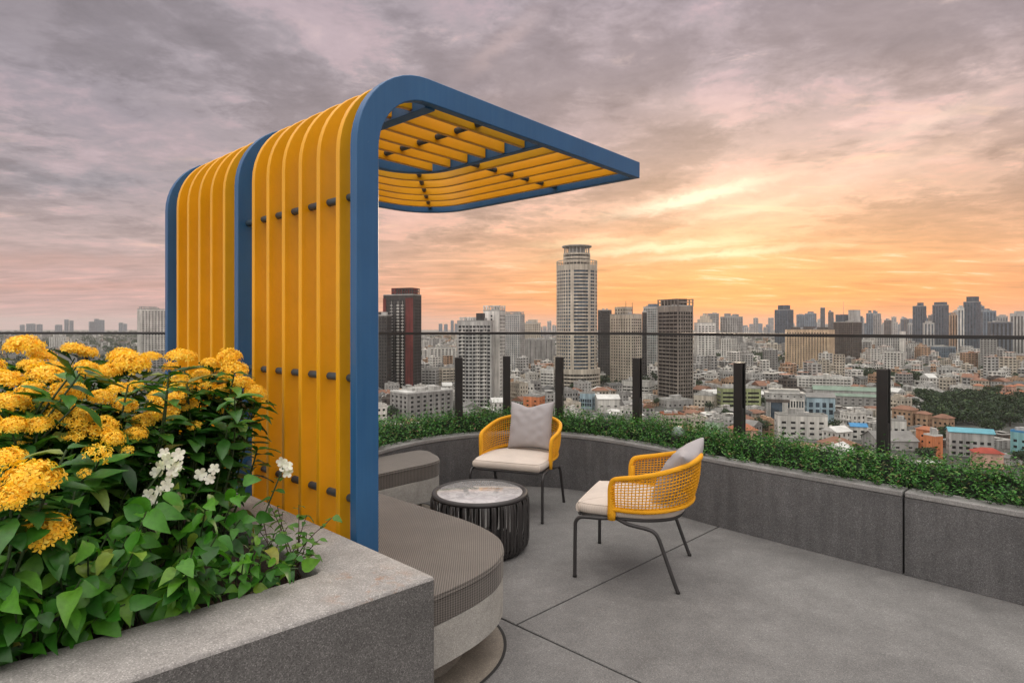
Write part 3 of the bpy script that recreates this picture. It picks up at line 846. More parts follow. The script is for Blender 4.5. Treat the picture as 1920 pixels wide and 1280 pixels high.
# (photo x, photo y, radius in photo pixels, depth, sparse)
HL = [
 # low cluster by the rim at the edge of the picture
 (60,905,66,1.56,0),(84,1000,57,1.60,0),(12,862,40,1.62,0),(20,935,40,1.50,0),
 # upper bank on the open side
 (45,655,42,2.25,0),(6,716,40,2.0,0),(20,760,42,1.92,0),(85,708,44,2.12,0),(128,738,36,2.05,0),(140,660,30,2.62,0),(78,672,32,2.35,0),(-25,690,40,2.1,0),(-30,800,44,1.8,0),
 (62,690,30,2.2,0),(100,690,26,2.3,0),
 # middle of the bush
 (118,785,44,1.98,0),(150,790,36,1.95,0),(188,804,38,1.98,0),(190,748,30,2.12,0),(236,764,28,2.15,0),(255,815,25,2.05,0),(185,852,34,1.85,1),(158,888,15,1.80,1),(75,765,20,2.1,0),(45,830,20,1.9,1),(240,845,16,1.95,1),(178,706,34,2.4,0),(205,700,30,2.45,0),(245,688,44,2.5,0),(230,672,32,2.55,0),(282,672,24,2.65,0),(212,672,14,2.8,0),
 (160,692,28,2.3,0),(108,752,32,2.0,0),(58,735,30,2.0,0),(24,802,34,1.8,0),(226,732,28,2.25,0),(268,790,24,2.1,0),(212,824,26,1.95,0),(140,822,24,1.9,1),(70,800,30,1.85,0),(252,728,22,2.35,0),(165,665,22,2.65,0),
 # toward the pergola
 (455,722,26,2.62,0),(396,684,24,2.68,0),(352,762,24,2.35,0),(420,770,18,2.5,1),(365,800,18,2.3,1),
 (305,775,38,2.25,0),(318,748,36,2.27,0),(335,725,32,2.4,0),(300,745,28,2.3,0),(338,672,34,2.62,0),(378,706,24,2.55,0),(430,673,30,2.72,0),(438,698,32,2.68,0),(410,742,28,2.55,0),(478,738,26,2.6,0),(490,752,16,2.62,1),(385,725,18,2.5,1),(320,690,18,2.7,0),
]
def groups_of(i):
    return 0 if i < 4 else 1 if i < 15 else 2 if i < 43 else 3
SH = ['yellow flowering bush leaning over the rim with the biggest low flower clusters', 'yellow flowering bush massed at the back corner of the planter, away from the pergola', 'yellow flowering bush in the middle of the planter under scattered round clusters', 'tall yellow flowering bush touching the pergola slats, white flowers below it']
BASES = [PL(1.05,.10), PL(1.15,.62), PL(.72,.55), PL(.20,.75)]
for gi in range(4):
    root = thing('flowering_shrub', SH[gi], 'flowering shrub', tuple(BASES[gi]+ZV*(PZ-.05)), 0, 'yellow flowering shrubs in the planter')
    fol = MB(); stm = MB(); heads = []
    def branch(base, tip, leaves, headr=0.):
        mid = base.lerp(tip, .5) + Vector((rnd.uniform(-.05,.05), rnd.uniform(-.05,.05), .06))
        path = catmull([base, mid, tip], 6)
        stm.tube(path, [.0055*(1-.5*i/len(path)) for i in range(len(path))], 5, cap=False)
        axis = (path[-1]-path[-3]).normalized(); n = leaves
        for k in range(n):
            f = 1-(k/n)**1.1*.80
            i = min(int(f*(len(path)-1)), len(path)-2); p = path[i].lerp(path[i+1], f*(len(path)-1)-i)
            if headr and f > .97: p = p-axis*headr*.5
            a = (k//2)*1.57+(k%2)*pi+rnd.uniform(-.5,.5); x = axis.orthogonal().normalized(); y = axis.cross(x)
            d = (x*cos(a)+y*sin(a)+axis*rnd.uniform(.05,.6)+Vector((0,0,rnd.uniform(-.25,.1)))).normalized()
            leaf(fol, p, d, ZV*.8+axis*.4+rdir(rnd)*.25, rnd.uniform(.075,.125), rnd.uniform(.042,.062), rnd.uniform(.05,.45), rnd.uniform(.15,.4))
    B0 = BASES[gi]
    for i, (px, py, rp, d, sp) in enumerate(HL):
        if groups_of(i) != gi: continue
        c = at(px, py, d); r = rp/F*d/1.32
        b = Vector((c.x, c.y, 0)).lerp(Vector((B0.x, B0.y, 0)), .55); b.z = PZ-.06
        branch(b, c-Vector((0,0,r*.5)), 16, r); heads.append((c, r, sp))
    # leafy shoots without flowers fill the bush
    for k in range((14,36,50,50)[gi]):
        if gi == 0: px, py, d = rnd.uniform(-60,150), rnd.uniform(830,1080), rnd.uniform(1.62,1.85)
        elif gi == 1: px, py, d = rnd.uniform(-80,170), rnd.uniform(680,860), rnd.uniform(1.85,2.6)
        elif gi == 2: px, py, d = rnd.uniform(120,330), rnd.uniform(690,930), rnd.uniform(2.0,2.75)
        else: px, py, d = rnd.uniform(280,488), rnd.uniform(690,900), rnd.uniform(2.3,2.85)
        if gi == 3 and px > 440: py = max(py, 745)
        c = at(px, py, d); b = Vector((c.x, c.y, 0)).lerp(Vector((B0.x, B0.y, 0)), .5); b.z = PZ-.06
        branch(b, c, 14)
    child(fol.build('foliage', M['ixora_leaf'], None, smooth=True, fix=False), root)
    child(stm.build('stem', M['stem'], None, smooth=True, fix=False), root)
    for c, r, sp in heads:
        h = link('flower_head', rnd.choice(SPARSE if sp else HEADS), root)
        h.location = c-Vector(root.location); h.scale = (r*rnd.uniform(.95,1.1), r*rnd.uniform(.95,1.1), r)
        out = (c-(B0+ZV*.7)).normalized()
        q = ZV.rotation_difference((ZV*1.1+out*.5+Vector((.1,-.35,0))+rdir(rnd)*.2).normalized()); h.rotation_euler = (q.to_matrix() @ Matrix.Rotation(rnd.uniform(0,6.28), 3, 'Z')).to_euler()

def white_flower(mb, c, nr, r, five=True):
    t1 = nr.orthogonal().normalized(); t2 = nr.cross(t1); a0 = rnd.uniform(0, 6)
    for q in range(5):
        a = a0+q*2*pi/5; dv = (t1*cos(a)+t2*sin(a)+nr*.25).normalized(); sd = dv.cross(nr).normalized()
        p = [c+sd*r*.10, c+dv*r*.45+sd*r*.34+nr*r*.05, c+dv*r*.85+sd*r*.36-nr*r*.04, c+dv*r*1.03+sd*r*.12-nr*r*.10, c+dv*r*1.03-sd*r*.12-nr*r*.10, c+dv*r*.85-sd*r*.36-nr*r*.04, c+dv*r*.45-sd*r*.34+nr*r*.05, c-sd*r*.10]
        mb.face([mb.vert(x) for x in p])
    mb.tube([c-nr*r*1.1, c], [r*.06, r*.12], 6, cap=False)
def flowered_plant(label, base, items, mat='heart_leaf', nleaf=10):
    root = thing('white_flowered_plant', label, 'flowering plant', tuple(base), 0, 'white flowered plants in the planter')
    fol = MB(); stm = MB(); heads = []
    for px, py, d, fl in items:
        c = at(px, py, d); path = catmull([base, base.lerp(c, .55)+Vector((rnd.uniform(-.03,.03), 0, .03)), c], 7)
        stm.tube(path, .0028, 5, cap=False)
        mb = MB()
        for ox, oy, r in fl:
            cc = c+Vector((ox/F*d, rnd.uniform(-.01,.01), -oy/F*d)); white_flower(mb, cc, Vector((rnd.uniform(-.6,.6), -1, rnd.uniform(-.1,.8))).normalized(), .86*r/F*d)
        heads.append(mb)
        for k in range(nleaf):
            f = .15+.75*k/nleaf; i = min(int(f*(len(path)-1)), len(path)-2); p = path[i]
            d_ = Vector((cos(k*2.4), sin(k*2.4), rnd.uniform(-.3,.4)))
            leaf(fol, p, d_, ZV, rnd.uniform(.05,.08), rnd.uniform(.03,.045), .3, .25, PROF_HEART)
    child(fol.build('foliage', M[mat], None, smooth=True, fix=False), root); child(stm.build('stem', M['stem'], None, smooth=True, fix=False), root)
    for mb in heads: child(mb.build('flower_head', M['white_petal'], None, smooth=True, fix=False), root)
flowered_plant('white flowered plant with clustered round blooms below the yellow flowers', PL(.62,.30,PZ-.05),
    [(318,862,1.98,[(0,0,17),(-14,12,16),(14,-8,16),(8,18,16),(-10,-12,13),(18,12,14),(-22,22,13),(2,30,13)]), (290,922,1.92,[(-12,6,15),(10,-2,14),(26,-14,14),(-2,14,12)])])
flowered_plant('white flowered plant with two small open blooms near the pergola', PL(.38,.42,PZ-.05), [(390,888,2.12,[(-12,0,14),(10,-8,13),(4,10,12)])])
flowered_plant('single white bloom on tall thin stem in front of the yellow slats', PL(.14,.30,PZ-.05), [(532,874,2.2,[(0,0,15),(6,12,13),(-4,-9,11),(8,0,11)])], 'pale_leaf', 7)

# broad bright leaves spilling over the rim
HLAB = ['bright broad-leaved plant where the rim leaves the picture, under the big flowers','bright broad-leaved plant on the long rim beneath the hanging flower clusters','bright broad-leaved plant halfway along the long rim','large-leaved bright plant under the clustered white blooms','bright leafy plant between the white blooms and the rim','small bright leafy plant close to the rim beside bare soil','bright leafy plant under the two small white blooms']
SPOT = [(1.35,.10,.30,16),(1.0,.08,.32,18),(.78,.09,.30,18),(.62,.20,.36,18),(.45,.12,.28,16),(.24,.10,.2,12),(.30,.36,.34,16)]
for (a, b, ht, ns), lab in zip(SPOT, HLAB):
    base = PL(a, b, PZ-.05)
    root = thing('broad_leaved_plant', lab, 'leafy plant', tuple(base), 0, 'broad leaved plants along the planter rim')
    fol = MB(); stm = MB()
    for k in range(ns):
        an = rnd.uniform(0, 2*pi); sp = rnd.uniform(.05,.19)
        foot = base+Vector((cos(an)*sp*.5, sin(an)*sp*.5, 0))
        tip = base+Vector((cos(an)*sp*1.2, sin(an)*sp*1.2, ht*rnd.uniform(.35,1.1)))
        tip += Vector((.09,-.13,0))*rnd.uniform(0,.6)
        # keep foliage from poking through the rim
        rel = tip-PC; det = FD.x*GD.y-FD.y*GD.x; bb = (FD.x*rel.y-FD.y*rel.x)/det
        if bb < -.04: tip += GD*(-.04-bb)
        path = catmull([foot, foot.lerp(tip, .5)+ZV*.03, tip], 5); stm.tube(path, .0024, 5, cap=False)
        big = rnd.uniform(.8, 1.25)*(1.15 if ht > .27 else .8)
        nl = rnd.randint(6, 9)
        for q in range(nl):
            f = 1-q/nl*.85; i = min(int(f*(len(path)-1)), len(path)-2); p = path[i].lerp(path[i+1], f*(len(path)-1)-i)
            aa = q*2.5+an; d = Vector((cos(aa)*1.2+.25, sin(aa)*1.2-.4, rnd.uniform(-.8,.45)))
            L = rnd.uniform(.038,.070)*big
            leaf(fol, p+d.normalized()*.012, d, ZV*.8+Vector((.2,-.4,0))+rdir(rnd)*.75, L, L*rnd.uniform(.58,.76), rnd.uniform(.1,.7), rnd.uniform(.1,.45), PROF_HEART)
    child(fol.build('foliage', M['heart_leaf'], None, smooth=True, fix=False), root); child(stm.build('stem', M['stem'], None, smooth=True, fix=False), root)
# sparse seedling with reddish twigs at the soil's corner
base = PL(.07,.10,PZ-.05)
root = thing('sparse_seedling', 'sparse seedling with thin reddish twigs and pale leaves at the bare soil corner', 'seedling', tuple(base))
fol = MB(); stm = MB()
for px, py, d in ((625,968,2.16),(560,948,2.2),(575,965,2.18),(520,950,2.2),(600,1010,2.1),(500,935,2.25),(540,985,2.12),(590,1040,2.06),(480,985,2.2),(470,1000,2.12),(515,1000,2.14),(555,1020,2.1),(530,960,2.2),(490,960,2.22),(575,1000,2.15),(450,1040,2.05),(500,1045,2.05),(545,1060,2.03)):
    tip = at(px, py, d); foot = base+Vector((rnd.uniform(-.1,.03), rnd.uniform(-.03,.06), 0)); path = catmull([foot, foot.lerp(tip, .5)+Vector((rnd.uniform(-.02,.02),0,.02)), tip], 6)
    stm.tube(path, [.0026*(1-.6*i/len(path)) for i in range(len(path))], 5, cap=False)
    for q in range(8):
        f = 1-q/8*.7; i = min(int(f*(len(path)-1)), len(path)-2); p = path[i].lerp(path[i+1], f*(len(path)-1)-i)
        L = rnd.uniform(.022,.042); leaf(fol, p, Vector((cos(q*2.4), sin(q*2.4)-.3, rnd.uniform(-.4,.5))), ZV+rdir(rnd)*.5, L, L*rnd.uniform(.5,.7), .3, .2, PROF_HEART)
child(fol.build('foliage', M['pale_leaf'], None, smooth=True, fix=False), root); child(stm.build('twig', M['red_stem'], None, smooth=True, fix=False), root)
# dead leaves and twigs on the soil
mb = MB()
for k in range(160):
    p = PL(rnd.uniform(0,1.5), rnd.uniform(.01,.5), PZ-.03); leaf(mb, p, Vector((rnd.gauss(0,1), rnd.gauss(0,1), .15)), ZV+rdir(rnd)*.6, rnd.uniform(.02,.05), rnd.uniform(.012,.025), .6, .5)
M['dead'] = m_leaf('dead_leaf', [(0,(.03,.018,.01)),(.6,(.07,.045,.025)),(1,(.12,.08,.04))], .8, .1)
tag(mb.build('leaf_litter', M['dead'], None, fix=False), kind='stuff')
# ------------------------------------------------------------------ the city beyond
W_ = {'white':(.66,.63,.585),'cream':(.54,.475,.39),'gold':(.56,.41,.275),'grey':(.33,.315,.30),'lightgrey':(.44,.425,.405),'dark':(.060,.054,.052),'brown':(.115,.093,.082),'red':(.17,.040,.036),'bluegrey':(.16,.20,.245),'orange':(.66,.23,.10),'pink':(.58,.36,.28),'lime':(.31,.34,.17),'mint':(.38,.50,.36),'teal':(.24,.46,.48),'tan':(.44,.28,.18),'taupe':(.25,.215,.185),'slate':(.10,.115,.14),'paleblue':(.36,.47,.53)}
for k_, c_ in W_.items(): M['w_'+k_] = m_city('wall_'+k_, c_)
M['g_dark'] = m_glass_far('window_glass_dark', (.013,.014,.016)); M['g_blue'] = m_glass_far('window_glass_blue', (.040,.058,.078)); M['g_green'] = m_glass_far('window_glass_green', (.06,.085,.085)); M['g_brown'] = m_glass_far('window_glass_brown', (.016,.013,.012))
RF = {'concrete':(.34,.33,.31),'white':(.60,.585,.56),'red':(.33,.055,.035),'orange':(.37,.14,.075),'grey':(.22,.21,.20),'teal':(.13,.34,.41),'green':(.19,.25,.20),'rust':(.23,.115,.075),'blue':(.06,.22,.42),'darkgrey':(.10,.098,.095)}
for k_, c_ in RF.items(): M['r_'+k_] = m_city('roof_'+k_, c_, .7, .22, .12, .1)

OCC = []            # (x0, x1, depth, limit) of buildings the small houses must not hide
TAKEN = []          # (x, y, radius) of everything that already stands in the city
def facade(mb, a, b, z0, z1, cols, rows, recess, wi, gi, rowmb=None, single=None):
    """wall from a to b (footprint corners, anticlockwise) with real window recesses; glass goes to rowmb[j] or to slot gi"""
    a, b = Vector((a[0], a[1], 0)), Vector((b[0], b[1], 0)); L = (b-a).length
    if L < .01: return
    u = (b-a)/L; n = Vector((u.y, -u.x, 0))
    xs = sorted({0., L, *[round(v, 3) for c in cols for v in c]}); zs = sorted({z0, z1, *[round(v, 3) for r_ in rows for v in r_]})
    P = lambda x, z, i=0.: a+u*x-n*i+Vector((0,0,z))
    def inside(v0, v1, ivs):
        m = (v0+v1)/2
        for k, (p, q) in enumerate(ivs):
            if p < m < q: return k
        return -1
    cj = [inside(x0, x1, cols) for x0, x1 in zip(xs, xs[1:])]; rj = [inside(q0, q1, rows) for q0, q1 in zip(zs, zs[1:])]
    for j, (q0, q1) in enumerate(zip(zs, zs[1:])):
        if rj[j] < 0:
            mb.face([mb.vkey(P(xs[0],q0)), mb.vkey(P(xs[-1],q0)), mb.vkey(P(xs[-1],q1)), mb.vkey(P(xs[0],q1))], wi); continue
        for i, (x0, x1) in enumerate(zip(xs, xs[1:])):
            if cj[i] < 0: mb.face([mb.vkey(P(x0,q0)), mb.vkey(P(x1,q0)), mb.vkey(P(x1,q1)), mb.vkey(P(x0,q1))], wi); continue
            tgt, mi = (rowmb[rj[j]], 0) if rowmb else (mb, gi)
            if single is not None:
                tgt = MB(); mi = 0; tgt.row = rj[j]; single.append(tgt)
            tgt.quad(P(x0,q0,recess), P(x1,q0,recess), P(x1,q1,recess), P(x0,q1,recess), mi)
            if recess > 0:
                f = [P(x0,q0), P(x1,q0), P(x1,q1), P(x0,q1)]; g_ = [P(x0,q0,recess), P(x1,q0,recess), P(x1,q1,recess), P(x0,q1,recess)]
                for k in range(4): mb.quad(f[k], f[(k+1)%4], g_[(k+1)%4], g_[k], wi)
def bays(L, bw, fw, margin=.0):
    n = max(1, round((L-2*margin)/bw)); s = (L-2*margin)/n
    return [(margin+s*(i+.5-fw/2), margin+s*(i+.5+fw/2)) for i in range(n)]
def floors_of(h, fl, fh, z0=0., skip=1, top=1.2):
    n = max(1, int((h-top-skip*fl)/fl)); return [(z0+skip*fl+fl*j+fl*(1-fh)*.55, z0+skip*fl+fl*j+fl*(1-fh)*.55+fl*fh) for j in range(n)]
def roof_clutter(mb, poly, h, rr, wi=0, scale=1.):
    xs = [p[0] for p in poly]; ys = [p[1] for p in poly]; w, d = max(xs)-min(xs), max(ys)-min(ys)
    for k in range(rr.randint(2, 4)):
        bw, bd, bh = w*rr.uniform(.12,.32), d*rr.uniform(.15,.4), rr.uniform(1.8,4.2)*scale
        mb.box((rr.uniform(-.28,.28)*w, rr.uniform(-.25,.25)*d, h+bh/2), (bw, bd, bh), None, wi)
def place_px(px0, px1, d, yaw, k):
    px = (px0+px1)/2; th = math.atan((px-CX)/F); ya = abs(R(yaw))
    app = (px1-px0)/F*d*cos(th); W = app/(cos(ya)+k*sin(ya)); D = W*k
    rad = (D*cos(ya)+W*sin(ya))/2
    x, y = (px-CX)/F*(d+rad*.8), d+rad*.8
    return W, D, x, y, R(yaw)-th
def building(name, label, px0, px1, ytop, d, yaw=0., k=.8, wall='white', glass='g_dark', front=(3.2,.6,.5), side=None, fl=3.4, parts=True, roof='flat', roofmat='concrete', crown=(), cat='building', group=None, recess=None, skip=1, seed=None, hgt=None, parapet=1.0, balcony=(), single_windows=False):
    W, D, x, y, rz = place_px(px0, px1, d, yaw, k)
    top = EYE-(ytop-HY)/F*d; h = hgt or top-GROUND
    rr = random.Random(seed if seed is not None else int(px0*7+ytop))
    TAKEN.append((x, y, .5*sqrt(W*W+D*D)*.95))
    root = thing(name, label, cat, (x, y, GROUND), rz, group)
    poly = [(-W/2,-D/2),(W/2,-D/2),(W/2,D/2),(-W/2,D/2)]
    side = side or front; rec = (.35 if d < 1200 else .15) if recess is None else recess
    rows = floors_of(h, fl, front[2], 0, skip)
    if rows and len(rows) > 95:
        fl2 = fl*len(rows)/90; rows = floors_of(h, fl2, front[2], 0, 1)
    mb = MB(); each = parts and (d < 480 or (single_windows and d < 720)); rowmb = None; single = [] if parts else None
    Mz = Matrix.Rotation(rz, 3, 'Z')
    for i in range(4):
        a, b = poly[i], poly[(i+1)%4]; L = sqrt((b[0]-a[0])**2+(b[1]-a[1])**2)
        n = Mz @ Vector(((b[1]-a[1])/L, -(b[0]-a[0])/L, 0)); vis = n.dot(Vector((-x, -y, 0)).normalized()) > -.25
        sp = front if i % 2 == 0 else side
        cols = bays(L, sp[0], sp[1], L*.03) if vis and sp[1] > 0 else []
        facade(mb, a, b, 0, h, cols, rows if cols else [], rec, 0, 1, rowmb, single)
    mats = [M['w_'+wall], M[glass]]
    mb.build('wall', mats, root, fix=False)
    if parts and (each or len(single) <= 96):      # every window by itself
        for q in single[::-1][:96]: q.build('window', M[glass], root, fix=False)
        if len(single) > 96:
            rest = MB()
            for q in single[::-1][96:]:
                for f in q.f: rest.quad(*[q.v[i] for i in f])
            tag(rest.build('window_rows', M[glass], root, fix=False), kind='stuff')
    elif parts:                                    # tall towers: one band of glazing per storey
        for j in range(len(rows)):
            rm = MB()
            for q in single:
                if q.row == j:
                    for f in q.f: rm.quad(*[q.v[i] for i in f])
            if rm.f: rm.build('window', M[glass], root, fix=False)
    rb = MB()
    if roof == 'flat':
        rb.prism([(p[0]*.999, p[1]*.999) for p in poly], h-.05, h+.1)
        if parapet:
            t = .35
            for cx_, cy_, sx_, sy_ in ((0,-D/2+t/2,W,t),(0,D/2-t/2,W,t),(-W/2+t/2,0,t,D-2*t),(W/2-t/2,0,t,D-2*t)): rb.box((cx_,cy_,h+.1+parapet/2), (sx_+.02,sy_+.02,parapet))
        roof_clutter(rb, poly, h, rr, 1)
    elif roof == 'gable':
        e, r_ = .6, min(W, D)*.24
        for s_ in (-1, 1):
            if W >= D: A_, B_, C_, D_ = (-W/2-e,s_*(D/2+e),h-.1),(W/2+e,s_*(D/2+e),h-.1),(W/2+e,0,h+r_),(-W/2-e,0,h+r_)
            else: A_, B_, C_, D_ = (s_*(W/2+e),-D/2-e,h-.1),(s_*(W/2+e),D/2+e,h-.1),(0,D/2+e,h+r_),(0,-D/2-e,h+r_)
            q = [Vector(v) for v in (A_, B_, C_, D_)]; up = Vector((0,0,.25))
            ids = [rb.vert(v) for v in q]+[rb.vert(v+up) for v in q]
            for f in ((0,1,2,3),(4,5,6,7),(0,1,5,4),(1,2,6,5),(2,3,7,6),(3,0,4,7)): rb.face([ids[z] for z in f])
        gm = MB()
        for s_ in (-1, 1):
            if W >= D: gm.face([gm.vert((s_*W/2,-D/2,h)), gm.vert((s_*W/2,D/2,h)), gm.vert((s_*W/2,0,h+r_))])
            else: gm.face([gm.vert((-W/2,s_*D/2,h)), gm.vert((W/2,s_*D/2,h)), gm.vert((0,s_*D/2,h+r_))])
        gm.build('gable', mats, root, fix=False)
    elif roof == 'hip':
        e, r_ = .7, min(W, D)*.27
        q = [(-W/2-e,-D/2-e,h-.1),(W/2+e,-D/2-e,h-.1),(W/2+e,D/2+e,h-.1),(-W/2-e,D/2+e,h-.1)]
        if W >= D: r1, r2 = (-W/2+D*.4,0,h+r_),(W/2-D*.4,0,h+r_)
        else: r1, r2 = (0,-D/2+W*.4,h+r_),(0,D/2-W*.4,h+r_)
        ids = [rb.vert(v) for v in q]; i1, i2 = rb.vert(r1), rb.vert(r2)
        if W >= D: fs = ((ids[0],ids[1],i2,i1),(ids[1],ids[2],i2),(ids[2],ids[3],i1,i2),(ids[3],ids[0],i1))
        else: fs = ((ids[0],ids[1],i1),(ids[1],ids[2],i2,i1),(ids[2],ids[3],i2),(ids[3],ids[0],i1,i2))
        for f in fs: rb.face(f)
        rb.face(ids[::-1])
    rb.build('roof', [M['r_'+roofmat], M['w_lightgrey']], root)
    for bx_, bw_, bm_ in balcony:       # stacked balcony fronts up the main face
        cb = MB(); cb.box((bx_*W, -D/2-.12, h*.47), (bw_*(1. if bm_ == 'red' else .12), .3 if bm_ != 'red' else .9, h*(.94 if bm_ != 'red' else 1.)))
        for z0, z1 in rows[:int(len(rows)*.97)] if bm_ != 'red' else (): cb.box((bx_*W, -D/2-.5, z0-.35), (bw_, 1., 1.15))
        cb.build('balcony_column', M['w_'+bm_], root)
    for cn, cx_, cy_, cw, cd, ch, cm in crown:     # extra storeys and frames on the roof, in shares of the building
        cb = MB(); hz = ch
        cp = [(cx_*W-cw*W/2, cy_*D-cd*D/2),(cx_*W+cw*W/2, cy_*D-cd*D/2),(cx_*W+cw*W/2, cy_*D+cd*D/2),(cx_*W-cw*W/2, cy_*D+cd*D/2)]
        if cn == 'roof_frame':
            nb = 6
            for q in range(nb+1):
                for yy in (cy_*D-cd*D/2, cy_*D+cd*D/2): cb.box((cp[0][0]+(cp[1][0]-cp[0][0])*q/nb, yy, h+hz/2), (.9,.9,hz))
            for yy in (cy_*D-cd*D/2, cy_*D+cd*D/2): cb.box((cx_*W, yy, h+hz+.4), (cw*W+1.2, 1.2, .9))
            for xx in (cp[0][0], cp[1][0]): cb.box((xx, cy_*D, h+hz*.62), (.8, cd*D, 1.))
        elif cn == 'mast': cb.tube([(cx_*W, cy_*D, h), (cx_*W, cy_*D, h+hz)], [.5, .15], 6)
        else:
            for i in range(4): facade(cb, cp[i], cp[(i+1)%4], h, h+hz, bays(abs(cw*W) if i % 2 == 0 else abs(cd*D), 4, .5), floors_of(hz, 3.6, .5, h, 0, .8) if cn == 'upper_storeys' else [], .3 if cn == 'upper_storeys' else 0, 0, 1)
            cb.prism(cp, h+hz-.02, h+hz+.15)
        cb.build(cn, [M[cm], M[glass]], root, fix=False)
    return root

B = building
# --- towers, from the side behind the flowers to the far cluster
B('apartment_tower','white apartment tower with small dark windows beside the outer blue pergola post',257,320,580,1000,12,.6,'white','g_dark',(4.6,.55,.48),fl=3.2,crown=(('roof_frame',-.2,0,.5,.6,4,'w_lightgrey'),))
B('residential_tower','dark maroon residential tower with white window columns beside the near pergola post',718,791,553,640,-30,.5,'dark','g_dark',(3.2,.82,.72),(3.1,.5,.9),fl=3.3,balcony=((-.455,3.4,'red'),(-.22,2.6,'lightgrey'),(.0,2.6,'white'),(.15,2.6,'white'),(.375,9.,'red')),crown=(('upper_storeys',.05,.1,.7,.7,8,'w_red'),('roof_frame',.2,0,.5,.8,7,'w_dark')))
B('dark_tower','dark brown slab tower half hidden behind the near pergola post',690,735,592,618,-20,.7,'dark','g_dark',(2.8,.6,.55),fl=3.3,crown=(('plant_room',0,0,.5,.5,4,'w_dark'),))
B('condominium_tower','white condominium tower with stacked grey balconies and dark stair slot behind glass post',857,926,603,500,-9,.45,'lightgrey','g_dark',(2.9,.80,.60),(3.2,.35,.5),fl=3.1,balcony=((-.34,3.2,'white'),(.10,3.2,'white'),(.30,3.2,'white')),crown=(('plant_room',.15,0,.22,.6,7,'w_dark'),('roof_frame',-.2,0,.45,.7,3,'w_white')))
B('condominium_tower','plain white slab condominium tower with bare end wall, taller than its balconied neighbour',906,948,583,522,-24,.8,'white','g_dark',(16.,.12,.5),(3.2,.62,.55),fl=3.1,crown=(('roof_frame',0,0,.95,.9,4,'w_white'),))
B('apartment_tower','pale grey apartment tower standing behind the white slab condominium',942,984,590,900,-24,.6,'lightgrey','g_blue',(3.6,.55,.5),fl=3.3,parts=False,crown=(('roof_frame',0,0,.9,.8,4,'w_lightgrey'),))
B('apartment_tower','low cream apartment tower between the pale grey tower and the round tower',978,1014,606,1150,10,.6,'cream','g_dark',(4.,.5,.5),fl=3.4,parts=False,crown=(('plant_room',.1,0,.5,.6,7,'w_cream'),))
B('scaffolded_block','dark grey block wrapped in construction netting left of the round tower',978,1041,637,1000,15,.7,'grey','g_dark',(9.,.08,.9),fl=4.2,parts=False)
B('office_tower','narrow dark office tower just behind the round tower',1121,1147,582,800,-10,.9,'dark','g_dark',(3.,.6,.6),fl=3.6)
B('hotel_tower','beige hotel tower with white vertical ribs and roof cranes between two dark towers',1143,1204,590,670,-36,.7,'cream','g_dark',(3.4,.5,.55),(3.6,.62,.5),fl=3.3,crown=(('upper_storeys',-.1,0,.5,.7,9,'w_cream'),('mast',.3,0,0,0,14,'w_red'),('mast',-.05,.1,0,0,16,'w_red')))
B('glass_tower','greenish glass tower partly behind the dark brown tower',1206,1240,576,900,-25,.8,'lightgrey','g_green',(3.,.75,.7),fl=3.6,crown=(('plant_room',.1,0,.6,.7,5,'w_bluegrey'),))
B('office_tower','broad dark brown office tower with pale floor lines and an open crown',1232,1300,574,555,-50,.62,'taupe','g_brown',(5.2,.97,.72),(2.8,.74,.70),fl=3.5,crown=(('roof_frame',0,0,.98,.98,6,'w_taupe'),('upper_storeys',-.05,0,.72,.72,7,'w_brown')))
B('white_tower','slim white tower with pyramid top right of the dark brown tower',1301,1342,606,900,14,.8,'white','g_dark',(4.6,.55,.46),fl=3.4,crown=(('plant_room',0,0,.7,.7,6,'w_cream'),('plant_room',0,0,.45,.45,11,'w_cream'),('plant_room',0,0,.2,.2,15,'w_cream')))
B('grey_tower','plain grey tower rising behind the slim white tower',1326,1348,588,1500,10,.8,'grey','g_dark',(4.,.5,.5),fl=4.,parts=False)
B('apartment_tower','grey and white striped apartment tower above the dark trees',1350,1393,594,1500,-30,.7,'lightgrey','g_dark',(4.4,.5,.75),fl=4.,parts=False,crown=(('plant_room',-.25,0,.2,.5,9,'w_grey'),('plant_room',.25,0,.2,.5,7,'w_grey')))
B('office_tower','tall dark grey tower with stepped top behind the golden block',1452,1488,581,1490,-30,.8,'slate','g_blue',(4.,.55,.8),fl=4.2,parts=False,crown=(('upper_storeys',0,0,.65,.65,12,'w_slate'),))
B('apartment_block','long golden apartment block with even window columns',1470,1565,618,975,-24,.30,'gold','g_brown',(4.4,.55,.55),(5.,.12,.6),fl=3.2,roofmat='darkgrey',crown=(('plant_room',-.3,0,.18,.6,4,'w_brown'),('plant_room',0,0,.2,.6,5,'w_brown'),('plant_room',.3,0,.18,.6,4,'w_brown')))
B('grey_tower','grey tower standing behind the golden block, second from the tall slate tower',1493,1509,590,2300,8,.8,'bluegrey','g_blue',(6.,.5,.6),fl=5.,parts=False)
B('grey_tower','wide grey tower with sloped crown behind the middle of the golden block',1509,1531,588,2200,-14,.8,'bluegrey','g_blue',(6.,.5,.6),fl=5.,parts=False,crown=(('plant_room',0,0,.5,.6,8,'w_bluegrey'),))
B('slim_tower','very slim dark tower pointing up behind the golden block',1538,1547,577,2300,5,.9,'slate','g_dark',(5.,.5,.6),fl=5.,parts=False)
B('office_tower','brown office tower with a mast next to the golden block',1562,1616,604,1080,-33,.7,'brown','g_brown',(4.,.75,.6),fl=3.8,parts=False,crown=(('plant_room',-.25,0,.42,.7,14,'w_slate'),('plant_room',.35,0,.3,.7,22,'w_lightgrey'),('mast',-.2,0,0,0,38,'w_grey')))
B('slim_tower','needle-like bluish tower left of the far high-rise cluster',1637,1642,582,2800,0,.9,'bluegrey','g_blue',(5.,.5,.6),fl=6.,parts=False)
